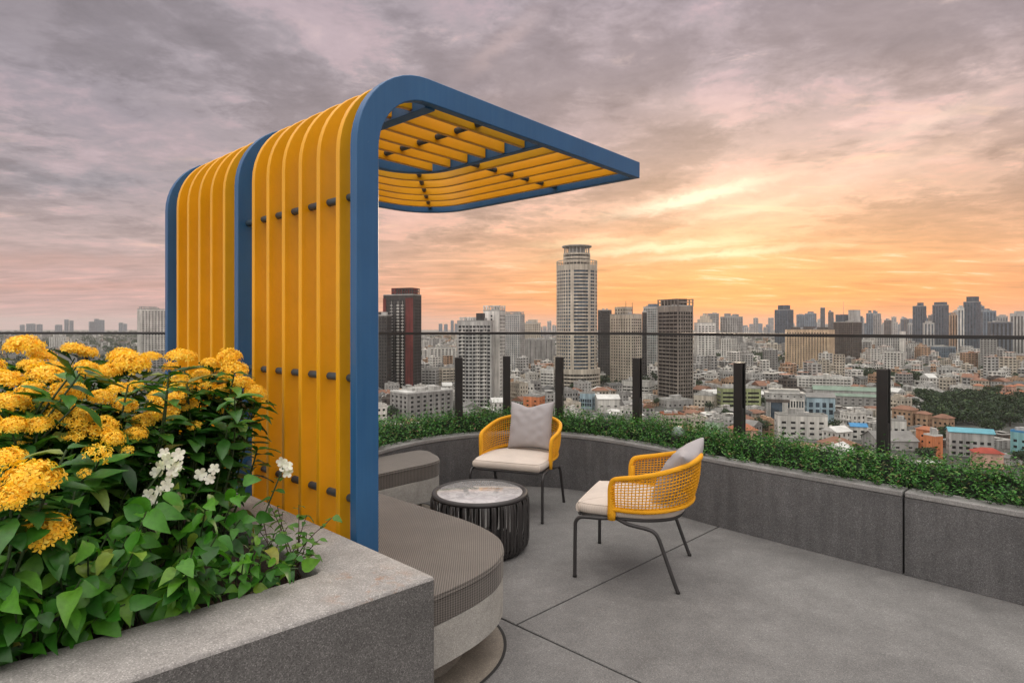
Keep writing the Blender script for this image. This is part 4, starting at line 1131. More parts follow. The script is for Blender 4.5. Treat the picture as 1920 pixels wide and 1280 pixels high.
B('grey_tower','pale bluish tower beside the needle-like tower',1619,1637,606,2300,12,.8,'bluegrey','g_blue',(6.,.5,.6),fl=5.,parts=False)
B('grey_tower','lone stepped grey tower between the needle tower and the high-rise cluster',1688,1698,598,2500,12,.8,'lightgrey','g_blue',(6.,.5,.6),fl=5.,parts=False,crown=(('plant_room',0,0,.5,.6,10,'w_lightgrey'),))
for px0, px1, yt, d, yaw, wl, gl_, lab, cr in (
 (1711,1737,574,1500,-24,'slate','g_blue','blue-grey tower with pointed roof first in the far high-rise cluster',('plant_room',.1,0,.45,.5,9)),
 (1730,1752,606,1350,8,'lightgrey','g_blue','pale curved-fronted tower low in the high-rise cluster',('plant_room',0,0,.6,.7,5)),
 (1748,1779,572,1560,-26,'slate','g_blue','dark glass tower with notched top in the high-rise cluster',('upper_storeys',0,0,.8,.8,8)),
 (1779,1796,590,1450,6,'tan','g_brown','narrow brownish tower in the middle of the high-rise cluster',('plant_room',0,0,.5,.5,5)),
 (1795,1808,577,1300,0,'white','g_blue','thin cream tower like a white fin in the high-rise cluster',('plant_room',0,0,.6,.6,5)),
 (1806,1839,566,1330,-22,'slate','g_blue','tallest blue tower with rounded crown in the high-rise cluster',('upper_storeys',.05,0,.72,.75,12)),
 (1837,1868,583,1500,18,'bluegrey','g_blue','stepped blue-grey tower right behind the dark cube building',('plant_room',-.2,0,.5,.6,6)),
 (1851,1899,604,1180,12,'slate','g_dark','dark cube-like glass building at the end of the high-rise cluster',('plant_room',0,0,.5,.5,2)),
 (1722,1738,594,1900,10,'bluegrey','g_blue','dim blue tower squeezed behind the pointed-roof tower of the high-rise cluster',('plant_room',0,0,.5,.5,6)),
 (1764,1784,600,1750,-14,'lightgrey','g_blue','pale tower behind the foot of the notched glass tower in the high-rise cluster',('plant_room',0,0,.6,.6,4)),
 (1786,1799,584,1800,8,'lightgrey','g_blue','slim grey tower just left of the thin cream fin tower',('plant_room',0,0,.5,.5,5)),
 (1829,1846,574,1900,-8,'bluegrey','g_blue','faint blue tower peeping behind the tallest tower of the cluster',('plant_room',0,0,.5,.5,5)),
 (1866,1890,593,1850,14,'grey','g_blue','grey tower behind the dark cube-like glass building',('plant_room',.1,0,.5,.5,5)),
 (1702,1713,607,2100,0,'lightgrey','g_blue','short pale tower just before the high-rise cluster begins',('plant_room',0,0,.5,.5,3)),
 (1893,1935,588,1300,-18,'lightgrey','g_dark','pale grey tower with slanted roof cut by the picture edge',('plant_room',0,0,.6,.6,6))):
    B('skyscraper',lab,px0,px1,yt,d,yaw,.75,wl,gl_,(6.,.5,.9),fl=4.2,parts=False,crown=(cr+('w_'+wl,),),group='towers of the far cluster')
# hazy towers of the horizon
hz = random.Random(21)
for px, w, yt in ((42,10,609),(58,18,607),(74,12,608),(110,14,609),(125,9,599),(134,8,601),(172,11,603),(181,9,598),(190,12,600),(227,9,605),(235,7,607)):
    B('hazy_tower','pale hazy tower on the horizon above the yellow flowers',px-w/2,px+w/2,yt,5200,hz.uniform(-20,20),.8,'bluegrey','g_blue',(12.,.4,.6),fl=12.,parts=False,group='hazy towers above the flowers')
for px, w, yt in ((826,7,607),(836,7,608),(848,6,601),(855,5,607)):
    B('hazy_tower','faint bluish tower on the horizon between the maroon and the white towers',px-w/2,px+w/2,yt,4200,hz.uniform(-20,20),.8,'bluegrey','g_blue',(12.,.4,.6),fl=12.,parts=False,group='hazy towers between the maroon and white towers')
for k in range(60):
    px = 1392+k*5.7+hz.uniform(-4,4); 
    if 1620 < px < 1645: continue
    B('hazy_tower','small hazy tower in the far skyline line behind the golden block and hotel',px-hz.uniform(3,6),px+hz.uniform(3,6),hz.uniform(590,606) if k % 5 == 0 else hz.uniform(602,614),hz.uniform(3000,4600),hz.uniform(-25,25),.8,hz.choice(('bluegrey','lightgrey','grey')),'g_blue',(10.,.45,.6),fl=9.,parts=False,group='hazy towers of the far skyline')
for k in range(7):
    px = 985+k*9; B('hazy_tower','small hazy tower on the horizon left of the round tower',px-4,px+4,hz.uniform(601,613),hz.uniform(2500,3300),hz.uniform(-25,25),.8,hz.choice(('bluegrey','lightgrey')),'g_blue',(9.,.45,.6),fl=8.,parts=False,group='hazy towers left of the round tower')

# --- the round tower: ringed storeys, vertical ribs, drum and disc on top
def round_tower():
    d = 640; W, D, x, y, rz = place_px(1044, 1119, d, 0, 1.); y = d+22; x = (1081.5-CX)/F*y; r0 = 76/F*y/2
    root = thing('round_tower', 'tall pale round tower with ringed storeys and a flat disc on its crown', 'tower', (x, y, GROUND), -math.atan((1081-CX)/F))
    TAKEN.append((x, y, r0+14))
    zt = lambda py: EYE-(py-HY)/F*y-GROUND
    H1, H2, H3 = zt(499), zt(476), zt(463)
    NS = 44; fl = 3.7
    def ring_mesh(mb, r, z0, z1, cols, rows, rec, rowmb=None):
        pts = [(r*cos(2*pi*k/NS), r*sin(2*pi*k/NS)) for k in range(NS)]
        for k in range(NS):
            a, b = pts[k], pts[(k+1)%NS]; L = sqrt((b[0]-a[0])**2+(b[1]-a[1])**2)
            ang = (k+.5)/NS*360
            if 10 < ang < 170: facade(mb, a, b, z0, z1, [], [], 0, 0, 1); continue
            facade(mb, a, b, z0, z1, cols(ang, L), rows, rec, 0, 1, rowmb)
    def cols(ang, L):
        a = (ang-270)                 # 0 faces the terrace, negative is the left half
        if a < -15: return [(L*.15, L*.82)]
        if abs(a+12) < 4: return []
        if abs(a-38) < 4 or abs(a-62) < 3: return []
        return [(0.001, L-.001)]
    wall = MB(); rows = floors_of(H1-20, fl, .60, 20., 0, 2.); rm = [MB() for _ in rows]
    ring_mesh(wall, r0, 20., H1, cols, rows, .25, rm)
    wall.prism([(r0*cos(2*pi*k/NS), r0*sin(2*pi*k/NS)) for k in range(NS)], H1-.02, H1+.1)
    wall.build('wall', [M['w_cream'], M['g_dark']], root, fix=False)
    for m in rm: m.build('window', M['g_blue'], root, fix=False)
    pb = MB(); prow = floors_of(24, 4., .5, 0., 0, 1.); pr = [MB() for _ in prow]
    ring_mesh(pb, r0+3.2, 0., 24.5, lambda a, L: [(.001, L-.001)], prow, .8, pr); pb.prism([((r0+3.2)*cos(2*pi*k/NS), (r0+3.2)*sin(2*pi*k/NS)) for k in range(NS)], 24.4, 24.6)
    pod = pb.build('podium', [M['w_cream'], M['g_dark']], root, fix=False)
    for m in pr: m.build('window', M['g_dark'], pod, fix=False)
    cr = MB(); r1 = r0*.66; ring_mesh(cr, r1, H1, H2, lambda a, L: [(.001, L-.001)], floors_of(H2-H1, 4.2, .5, H1, 0, .5), .6)
    cr.prism([(r1*cos(2*pi*k/NS), r1*sin(2*pi*k/NS)) for k in range(NS)], H2-.1, H2)
    cr.build('crown', [M['w_cream'], M['g_dark']], root, fix=False)
    ds = MB(); r2 = r0*.60
    for k in range(20): ds.box((r2*cos(2*pi*k/20), r2*sin(2*pi*k/20), (H2+H3)/2), (.9,.9,H3-H2))
    ds.lathe([(r2*.7,H2),(r2*.72,H3-1)], 40)
    ds.lathe([(0,H3-1.2),(r2*.9,H3-1.2),(r2*1.2,H3-.6),(r2*1.22,H3+.6),(r2*.9,H3+.9),(0,H3+.9)], 64)
    ds.build('disc_roof', M['w_lightgrey'], root)
    pf = MB()
    for k in range(36): pf.box((r0*.985*cos(2*pi*k/36), r0*.985*sin(2*pi*k/36), H1+2.2), (.7,.7,4.4))
    pf.lathe([(r0*.96,H1+4.3),(r0,H1+4.3),(r0,H1+5.2),(r0*.96,H1+5.2),(r0*.96,H1+4.3)], 64); pf.build('roof_colonnade', M['w_cream'], root)
round_tower()

# --- middle-sized buildings one can tell apart
def arched_building():
    d, px0, px1, yt = 432, 1432, 1508, 737; W, D, x, y, rz = place_px(px0, px1, d, 6, .5); h = EYE-(yt-HY)/F*d-GROUND
    TAKEN.append((x, y, W*.56)); OCC.append((px0,px1,d,yt+.72*((HY+70*F/d)-yt)))
    root = thing('building', 'white and grey bank-like building with tall piers and an arched doorway', 'building', (x, y, GROUND), rz)
    g = MB(); g.prism([(-W/2,-D/2),(W/2,-D/2),(W/2,D/2),(-W/2,D/2)], 0, h*.97); g.build('glazed_body', M['g_blue'], root)
    w = MB(); fy = -D/2
    w.box((0, 0, h*.90), (W+.6, D+1.2, h*.20)); w.box((0, 0, h*.995), (W+1.4, D+2., h*.035)); w.build('attic', M['w_lightgrey'], root)
    f = MB(); f.box((-W*.17, fy-.3, h*.745), (W*.66, 1.0, h*.10)); f.build('frieze', M['w_brown'], root)
    for q in (-.49,-.455,-.42,-.385,-.06,-.03,0.,.03,.06):
        p = MB(); p.box((q*W, fy-.35, h*.35), (W*.017, .9, h*.70)); p.build('pier', M['w_white'], root)
    for q in range(6):
        p = MB(); p.box((W*(-.44+q*.17), fy-.62, h*.90), (1.1, .1, .8)); p.build('window', M['g_dark'], root)
    # right-hand bay with slits above and an arch below
    b0, b1, zt = W*.12, W*.50, h*.80; cx = (b0+b1)/2; r_ = (b1-b0)*.27; za = h*.34
    m_ = MB(); y0, y1 = fy-1.4, fy-.1
    arch = [(cx+r_*cos(a_), za+r_*sin(a_)) for a_ in [pi*k_/14 for k_ in range(15)]]
    for yy, mi in ((y0, 0),):
        for (ax, az_), (bx, bz_) in zip(arch, arch[1:]): m_.quad((ax,yy,az_), (bx,yy,bz_), (bx,yy,zt*.62), (ax,yy,zt*.62)); m_.quad((ax,yy,az_), (bx,yy,bz_), (bx,y1,bz_), (ax,y1,az_))
    for xa, xb in ((b0, cx-r_), (cx+r_, b1)): m_.box(((xa+xb)/2, (y0+y1)/2, zt*.31), (xb-xa, y1-y0, zt*.62))
    m_.box((cx, (y0+y1)/2, zt*.655), (b1-b0, y1-y0, zt*.07)); m_.box((cx, (y0+y1)/2, zt*.975), (b1-b0, y1-y0, zt*.05))
    for k_ in range(6): m_.box((b0+(b1-b0)*(.04+.184*k_), (y0+y1)/2, zt*.82), ((b1-b0)*.075, y1-y0, zt*.27))
    m_.build('arched_bay', M['w_white'], root)
    rf = MB(); rf.prism([(-W*.4,-D*.3),(W*.4,-D*.3),(W*.4,D*.4),(-W*.4,D*.4)], h*1.01, h*1.01+2.2); rf.build('roof', M['r_concrete'], root)
def hides(x, y, rad, h):
    px, w, top = x/y*F+CX, rad*F/y, HY+(EYE-GROUND-h)*F/y
    return any(y < d and px+w*.8 > a and px-w*.8 < b and top < lim for a, b, d, lim in OCC)
def mid(label, px0, px1, yt, d, yaw, k, wall, roof='flat', rm='concrete', fr=(3.4,.5,.45), name='building', **kw):
    OCC.append((px0,px1,d,yt+.72*((HY+70*F/d)-yt)))
    return B(name,label,px0,px1,yt,d,yaw,k,wall,kw.pop('glass','g_dark'),fr,single_windows=True,roof=roof,roofmat=rm,fl=kw.pop('fl',3.3),**kw)
mid('grey angular block with white roof and striped windows behind the first hedge stretch',730,852,737,440,36,.55,'grey',rm='white',fr=(5.5,.45,.5),skip=0)
mid('white office block with square dark windows between the maroon and white towers',801,856,652,1000,10,.5,'white',fr=(6.,.6,.55))
mid('grey ribbon-windowed block at the foot of the maroon tower',790,824,692,690,-20,.7,'lightgrey',fr=(4.,.8,.45))
mid('beige block with ribbon windows beside the grey block by the maroon tower',822,858,690,700,20,.7,'cream',fr=(4.,.85,.45))
mid('small bright orange block seen above the grey pillow',981,1022,744,470,-24,.8,'orange',fr=(6.,.3,.35))
mid('slim pale blue glass block above the hedge right of the chair by it',1087,1116,738,500,-20,.8,'paleblue',glass='g_blue',fr=(2.,.8,.8))
mid('white hall with swept grey roof next to the pale blue block',1115,1162,748,490,12,.7,'white','gable','white',fr=(6.,.4,.3))
mid('lime green block of stepped terraces behind a dark post',1343,1427,729,516,16,.4,'lime',fr=(12.,.9,.48),fl=3.6,skip=0)
arched_building()
mid('pale blue building with white gables next to the arched one',1507,1566,745,440,10,.6,'paleblue','gable','grey',fr=(5.,.6,.7),glass='g_blue',fl=5.)
mid('white four-storey block with dark openings in front of the arched building',1450,1552,781,363,14,.34,'white',fr=(5.,.5,.42),skip=0)
mid('pink house with red tiled roof behind a dark glass post',1365,1421,806,342,20,.8,'pink','hip','orange',name='house',skip=0)
mid('mint green narrow house left of the pink one',1322,1357,792,362,-22,.9,'mint',name='house',fr=(3.,.5,.5),skip=0)
mid('long white three-storey institute with central stair tower',1490,1598,708,690,8,.22,'white',rm='white',fr=(3.6,.8,.42),crown=(('plant_room',.05,0,.09,1.02,4,'w_white'),),skip=0)
mid('long shed with pale green metal roof below the white institute',1520,1668,733,570,6,.22,'lightgrey','gable','green',name='shed',fr=(6.,.4,.3),skip=0)
mid('second pale green roofed shed, just in front of the longest one',1560,1664,744,530,6,.2,'grey','gable','green',name='shed',fr=(6.,.4,.3),skip=0)
mid('tall orange block with tiny windows above the hedge',1731,1768,818,318,-38,.8,'orange',rm='white',fr=(9.,.16,.3),skip=0,parapet=.6)
mid('orange building with orange tiled roof behind the tall orange block',1717,1757,806,338,-30,.8,'orange','hip','orange',fr=(5.,.3,.35),skip=0)
mid('grey dormitory with long turquoise roof and rows of balconies',1772,1864,812,322,12,.4,'lightgrey','gable','teal',fr=(3.2,.55,.5),fl=3.,skip=0)
mid('house with broad bright red roof in front of the turquoise roofed dormitory',1818,1882,850,296,18,.7,'pink','hip','red',name='house',skip=0)
mid('turquoise painted block at the picture edge above the hedge',1894,1940,812,322,-22,.8,'teal',rm='blue',fr=(5.,.45,.45),skip=0)
mid('small shop with bright blue sheet roof left of the last glass post',1590,1626,800,372,12,.8,'white','gable','blue',name='shop',skip=0)
mid('wide low warehouse with grey roof around the foot of a glass post',1612,1722,828,338,28,.8,'lightgrey','gable','grey',name='warehouse',fr=(8.,.3,.3),skip=0)
mid('brown tiled terrace house behind the last tall glass post',1672,1722,768,424,-24,.7,'tan','hip','rust',name='house',skip=0)
mid('second brown terrace house, right beside the taller brown-roofed one',1716,1748,776,416,-24,.8,'tan','hip','rust',name='house',skip=0)
mid('square brown house at the edge of the dark wood',1748,1790,784,402,-26,.9,'tan','hip','rust',name='house',skip=0)
mid('small white block with tall windows right of the last glass post',1668,1700,790,396,14,.8,'white',fr=(3.4,.5,.6),skip=0)
mid('long white building with two rows of little square windows above the wood',1722,1812,737,600,14,.25,'white',rm='white',fr=(6.,.4,.45),skip=0)
mid('white low annex behind the long white building above the wood',1708,1752,728,640,14,.4,'white',rm='white',skip=0)
mid('white hotel-like block with regular dark windows right of the golden block',1612,1660,664,980,10,.5,'white',fr=(4.6,.5,.5))
mid('white stepped block joined to the white hotel-like one',1660,1700,660,990,-12,.6,'white',fr=(4.6,.5,.5),crown=(('plant_room',.35,0,.25,.7,34,'w_white'),))
mid('wide grey apartment slab behind the white hotel-like block',1640,1692,632,1250,10,.4,'lightgrey',fr=(4.,.6,.6))
mid('blue glazed low building under the high-rise cluster',1738,1792,650,1230,8,.5,'bluegrey',glass='g_blue',fr=(4.,.85,.75))
mid('cream stepped building under the tallest tower of the cluster',1792,1846,662,1080,-14,.6,'cream',fr=(4.,.6,.5))
mid('ochre building with purple top at the picture edge, under the cluster',1890,1936,668,980,-10,.6,'gold',fr=(5.,.5,.5),rm='rust')
mid('grey colonnaded block in the middle of the low quarter before the cluster',1755,1796,690,830,8,.5,'lightgrey',fr=(4.,.5,.7))
mid('grey long office block above the wood',1690,1745,688,850,-10,.4,'grey',fr=(4.,.8,.45))
mid('white terraced podium left of the foot of the round tower',1013,1046,694,650,-20,.9,'white',rm='white',fr=(4.,.85,.45),skip=0)
mid('white terraced car park at the foot of the beige hotel tower',1165,1228,716,640,-22,.5,'white',fr=(5.,.9,.45),skip=0)
mid('white villa-like block standing alone above the yellow flowers',92,130,632,1800,-14,.7,'white',fr=(6.,.4,.5))
mid('grey plinth building at the foot of the dark brown tower',1228,1300,752,520,30,.8,'grey',fr=(5.,.4,.4),skip=0)
mid('small block with bright orange roof in front of the dark brown tower',1236,1282,778,420,18,.8,'cream',rm='orange',name='house',skip=0)
mid('cream corner block beside the stepped lime green one',1300,1345,742,520,-20,.7,'cream',skip=0)
B('slim_tower','thin dark slab tower between the beige hotel tower and the greenish glass tower',1204,1213,586,760,0,.9,'dark','g_dark',(3.,.6,.6),fl=3.6)
dk = random.Random(90)
for k in range(22):
    px = 1702+k*10.6+dk.uniform(-4,4) if k < 15 else 1560+(k-15)*22+dk.uniform(-6,6); w_ = dk.uniform(4,9)
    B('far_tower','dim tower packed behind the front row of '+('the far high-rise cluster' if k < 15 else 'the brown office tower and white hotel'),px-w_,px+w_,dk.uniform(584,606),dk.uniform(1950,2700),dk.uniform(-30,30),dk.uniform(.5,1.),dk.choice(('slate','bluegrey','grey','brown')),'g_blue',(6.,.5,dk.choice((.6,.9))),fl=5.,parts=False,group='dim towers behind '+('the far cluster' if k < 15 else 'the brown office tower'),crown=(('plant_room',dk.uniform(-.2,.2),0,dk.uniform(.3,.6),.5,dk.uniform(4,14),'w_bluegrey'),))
mr = random.Random(51)
for k in range(30):
    px = mr.choice((mr.uniform(800,1040), mr.uniform(1300,1480), mr.uniform(1560,1900), mr.uniform(1300,1900))); d = mr.uniform(760,1500)
    if any(abs(px-CX-a/b*F) < 22 for a, b, c in TAKEN if abs(b-d) < 170): continue
    w_ = mr.uniform(9,20)*900/d; st = mr.randint(7,16)
    sec = 'below the maroon tower' if px < 900 else 'by the round tower' if px < 1130 else 'behind the slim white tower' if px < 1400 else 'by the golden block' if px < 1600 else 'below the far cluster'
    B('apartment_block','pale mid-rise apartment block rising over the low roofs '+sec,px-w_,px+w_,HY+(70-st*3.3)*F/d,d,mr.uniform(-40,40),mr.uniform(.4,1.),mr.choice(('white','white','cream','lightgrey','grey')),'g_dark',mr.choice(((3.6,.5,.5),(4.2,.85,.45),(3.2,.45,.8),(5.,.6,.55))),parts=False,group='mid-rise apartment blocks '+sec,roofmat=mr.choice(('concrete','white','grey')))
oh = random.Random(8)
for k in range(12):
    px = 1838+(k%6)*19+oh.uniform(-4,4); d = 585+(k//6)*55+oh.uniform(-12,12)
    mid('villa with bright orange tiled roof in the estate above the wood',px-10,px+10,HY+79000/d-11,d,oh.uniform(-40,40),.8,oh.choice(('pink','cream')),'hip','orange',name='villa',group='orange roofed villas above the wood',parts=False,skip=0)

# --- small houses of the dense low quarter
def house_proto(seed):
    r = random.Random(seed)
    kinds = [('white','flat','concrete','white flat-roofed concrete house with rooftop sheds'),('cream','flat','grey','cream flat-roofed house with grey roof'),('lightgrey','flat','white','light grey house with a pale flat roof'),('white','gable','grey','white house with grey sheet metal gable roof'),('grey','flat','darkgrey','dull grey flat-roofed house'),('lightgrey','gable','rust','house with rust brown gable roof'),('cream','hip','rust','cream house with brownish tiled hip roof'),('white','gable','white','white house with whitish metal roof'),('tan','flat','concrete','brownish flat-roofed house'),('grey','gable','grey','shabby grey house with grey sheet gable roof'),('lightgrey','flat','concrete','light grey flat-roofed house with plain concrete roof'),('white','flat','darkgrey','white house with dark flat roof'),('lightgrey','gable','darkgrey','grey house with dark gable roof'),('brown','flat','concrete','dark brown weathered flat-roofed house')]
    wl, rf, rm, lab = kinds[seed % len(kinds)]
    W, D = r.uniform(9,17), r.uniform(9,15); nf = r.choice((2,3,3,4,4,5)) if rf == 'flat' else r.choice((2,2,3)); fl = 3.2; h = nf*fl+.6
    poly = [(-W/2,-D/2),(W/2,-D/2),(W/2,D/2),(-W/2,D/2)]
    mb = MB(); fw, fh = r.uniform(.35,.7), r.uniform(.38,.55)
    for i in range(4):
        L = W if i % 2 == 0 else D
        facade(mb, poly[i], poly[(i+1)%4], 0, h, bays(L, r.uniform(2.6,4.2), fw, .5), floors_of(h, fl, fh, 0, 0, .3), .35, 0, 1)
    if rf == 'flat':       # balcony slabs or awnings on some fronts
        for j in range(1, nf):
            if r.random() < .6: mb.box((r.uniform(-.2,.2)*W, -D/2-.5, j*fl+.1), (W*r.uniform(.3,.7), 1., .9), None, 0)
    wall_me = mb.mesh('house_wall', [M['w_'+wl], M['g_dark']])
    rb = MB()
    if rf == 'flat':
        rb.prism([(p[0]*1.001, p[1]*1.001) for p in poly], h-.04, h+.12); t = .25
        for cx_, cy_, sx_, sy_ in ((0,-D/2+t/2,W+.04,t),(0,D/2-t/2,W+.04,t),(-W/2+t/2,0,t,D-2*t),(W/2-t/2,0,t,D-2*t)): rb.box((cx_,cy_,h+.55), (sx_,sy_,.86), None, 1)
        roof_clutter(rb, [(p[0]*.85, p[1]*.85) for p in poly], h+.1, r, 1, .8)
        for q in range(r.randint(0,3)): cx_, cy_ = r.uniform(-.35,.35)*W, r.uniform(-.35,.35)*D; rb.lathe([(0,h+.1),(.7,h+.1),(.7,h+1.9),(0,h+2.1)], 8, (cx_,cy_,0), 1)
        if r.random() < .5: rb.box((r.uniform(-.2,.2)*W, r.uniform(-.2,.2)*D, h+2.6), (W*.5, D*.45, .12), Matrix.Rotation(.12, 3, 'X'), 0)
    else:
        e, r_ = .6, D*.26
        if rf == 'gable': ridge = [(-W/2-e,0,h+r_),(W/2+e,0,h+r_)]
        else: ridge = [(-W/2+D*.38,0,h+r_),(W/2-D*.38,0,h+r_)]
        q = [(-W/2-e,-D/2-e,h-.15),(W/2+e,-D/2-e,h-.15),(W/2+e,D/2+e,h-.15),(-W/2-e,D/2+e,h-.15)]; ids = [rb.vert(v) for v in q]; i1, i2 = rb.vert(ridge[0]), rb.vert(ridge[1])
        rb.face((ids[0],ids[1],i2,i1)); rb.face((ids[2],ids[3],i1,i2)); rb.face((ids[1],ids[2],i2)); rb.face((ids[3],ids[0],i1)); rb.face(ids[::-1])
        rb.box((W*.2,-D*.2,h+r_*.7), (1.,1.,1.8), None, 1)
    bmm = rb.mesh('house_roof', [M['r_'+rm], M['w_'+wl]])
    return wall_me, bmm, lab, sqrt(W*W+D*D)/2, rm
PROTO = [house_proto(s_) for s_ in range(56)]
PROTO_H = [max(v.co.z for v in p_[1].vertices) for p_ in PROTO]
SECT = [(0,870,'below the maroon tower'),(870,965,'by the white condominium towers'),(965,1130,'at the foot of the round tower'),(1130,1228,'before the beige hotel tower'),(1228,1310,'at the foot of the dark brown tower'),(1310,1432,'between the slim white tower and the hedge'),(1432,1600,'in the quarter below the golden block'),(1600,1715,'in the quarter below the white hotel-like block'),(1715,2400,'by the dark wood below the high-rise cluster')]
WOOD = lambda x, y: (430 < y < 585 and x/y*F+CX > 1738 - (y-430)*.12) 
GROVE = [(1395,1300,60),(1420,1180,45),(1365,1250,50),(1690,760,30),(1640,800,30),(1170,700,30),(1280,640,22)]
hr = random.Random(33); count = 0; y_ = 292.
cand = []
while y_ < 760:
    step = 19.5+(y_-290)*.010; xl, xr = (705-CX)/F*y_, (1960-CX)/F*y_; x_ = xl+hr.uniform(0,step)
    while x_ < xr:
        cand.append((x_+hr.uniform(-3.5,3.5), y_+hr.uniform(-3.5,3.5))); x_ += step*hr.uniform(.9,1.25)
    y_ += step*.98
OCC.append((1745,1960,430,806.)); OCC.append((1725,1800,330,815.))
HOUSES = []
for x_, y_ in cand:
    if WOOD(x_, y_) or hr.random() < .07: continue
    pi_ = hr.randrange(len(PROTO)); me, rf, lab, rad, rm = PROTO[pi_]
    if any((x_-a)**2+(y_-b)**2 < (rad*.8+c)**2 for a, b, c in TAKEN): continue
    if any((x_-((p-CX)/F*dd))**2+(y_-dd)**2 < rr_**2 for p, dd, rr_ in GROVE): continue
    zs = hr.uniform(.85, 1.2)
    if hides(x_, y_, rad*.8, PROTO_H[pi_]*zs):
        zs = min(.8, 5.5/PROTO_H[pi_])
        if hides(x_, y_, rad*.8, PROTO_H[pi_]*zs): continue
    HOUSES.append((x_, y_, pi_, zs))
FARH = HOUSES[292:]; HOUSES = HOUSES[:292]
for k_ in range(420):      # the same quarter goes on behind the pergola
    y_ = hr.uniform(330,760); x_ = (hr.uniform(330,700)-CX)/F*y_
    if any((x_-a)**2+(y_-b)**2 < 100+c*c for a, b, c in TAKEN) or any((x_-q[0])**2+(y_-q[1])**2 < 240 for q in FARH): continue
    FARH.append((x_, y_, 0, 1.))
for x_, y_, pi_, zs in HOUSES:
    me, rf, lab, rad, rm = PROTO[pi_]
    o = link('house', me); o.location = (x_, y_, GROUND); o.rotation_euler.z = hr.choice((0,1,2,3))*pi/2+hr.gauss(.35,.18); o.scale = (1,1,zs)
    c = link('roof', rf, o)
    px = x_/y_*F+CX; sec = next(t for a, b, t in SECT if a <= px < b); near = 'close beyond the hedge' if y_ < 400 else 'farther back' if y_ > 560 else ''
    full = lab+' '+sec+(', '+near if near else '')
    if len(full.split()) > 16: full = lab+' '+sec
    tag(o, full, 'house', full)
# --- what lies beyond: a mass nobody could count
far = MB(); fr_ = random.Random(77)
def far_box(x, y, w, d, h, wi, ri):
    a = fr_.gauss(.3,.3); Mz = Matrix.Rotation(a, 3, 'Z'); c = Vector((x, y, GROUND))
    P = [Mz @ Vector(v)+c for v in ((-w/2,-d/2,0),(w/2,-d/2,0),(w/2,d/2,0),(-w/2,d/2,0))]
    nf = max(1, int(h/3.4)); nb = max(2, int(w/5))
    for i in range(4):
        A_, B_ = P[i], P[(i+1)%4]; u = (B_-A_); n = Vector((u.y,-u.x,0)); up = Vector((0,0,h))
        far.quad(A_, B_, B_+up, A_+up, wi)
        if n.dot(Vector((-x,-y,0))) > 0:
            nn = n.normalized()*.08
            for j in range(nf):
                z0 = Vector((0,0,(j+.3)*h/nf)); z1 = Vector((0,0,(j+.75)*h/nf))
                for q in range(nb if y < 1500 else 1):
                    k_ = nb if y < 1500 else 1
                    s_, e_ = (q+.2)/k_, (q+.8)/k_
                    far.quad(A_+u*s_+z0+nn, A_+u*e_+z0+nn, A_+u*e_+z1+nn, A_+u*s_+z1+nn, 5)
    up = Vector((0,0,h)); r = fr_.random()
    far.quad(P[0]+up, P[1]+up, P[2]+up, P[3]+up, ri)
    if r < .6: q = (P[0]+P[2])/2+up; far.box(q+Vector((fr_.uniform(-.2,.2)*w, fr_.uniform(-.2,.2)*d, 1.3)), (w*.3,d*.35,2.8), Mz, wi)
for x_, y_, pi_, zs in FARH: far_box(x_, y_, fr_.uniform(10,18), fr_.uniform(10,16), fr_.choice((6,9,9,12,15)), fr_.choice((0,0,1,2,3)), fr_.choice((6,6,7,8,9,10)))
y_ = 762.
while y_ < 5200:
    step = 24+(y_-760)*.022
    for left, (pa, pb) in ((1, (-60, 330)), (0, (330, 1960))):
        if left and y_ < 900: continue
        x_ = (pa-CX)/F*y_+fr_.uniform(0,step)
        while x_ < (pb-CX)/F*y_:
            xx, yy = x_+fr_.uniform(-.2,.2)*step, y_+fr_.uniform(-.3,.3)*step
            skip = fr_.random() < (.93 if left else .10) or any((xx-a)**2+(yy-b)**2 < (9+c)**2 for a, b, c in TAKEN) or any((xx-((p-CX)/F*dd))**2+(yy-dd)**2 < rr_**2 for p, dd, rr_ in GROVE)
            if not skip:
                big = step*.55; tall = fr_.random()
                h = fr_.choice((7,9,10,12,14,17)) if tall < .86 else fr_.uniform(20,36)
                far_box(xx, yy, big*fr_.uniform(.6,1.2), big*fr_.uniform(.5,1.), h, fr_.choice((0,0,0,1,2,3,4)), fr_.choice((6,6,6,7,7,8,9,10)))
            x_ += step*fr_.uniform(.8,1.3)
    y_ += step*.85
tag(far.build('distant_low_city', [M['w_white'],M['w_cream'],M['w_lightgrey'],M['w_grey'],M['w_tan'],M['g_dark'],M['r_concrete'],M['r_white'],M['r_grey'],M['r_orange'],M['r_darkgrey']], None, fix=False), kind='stuff')

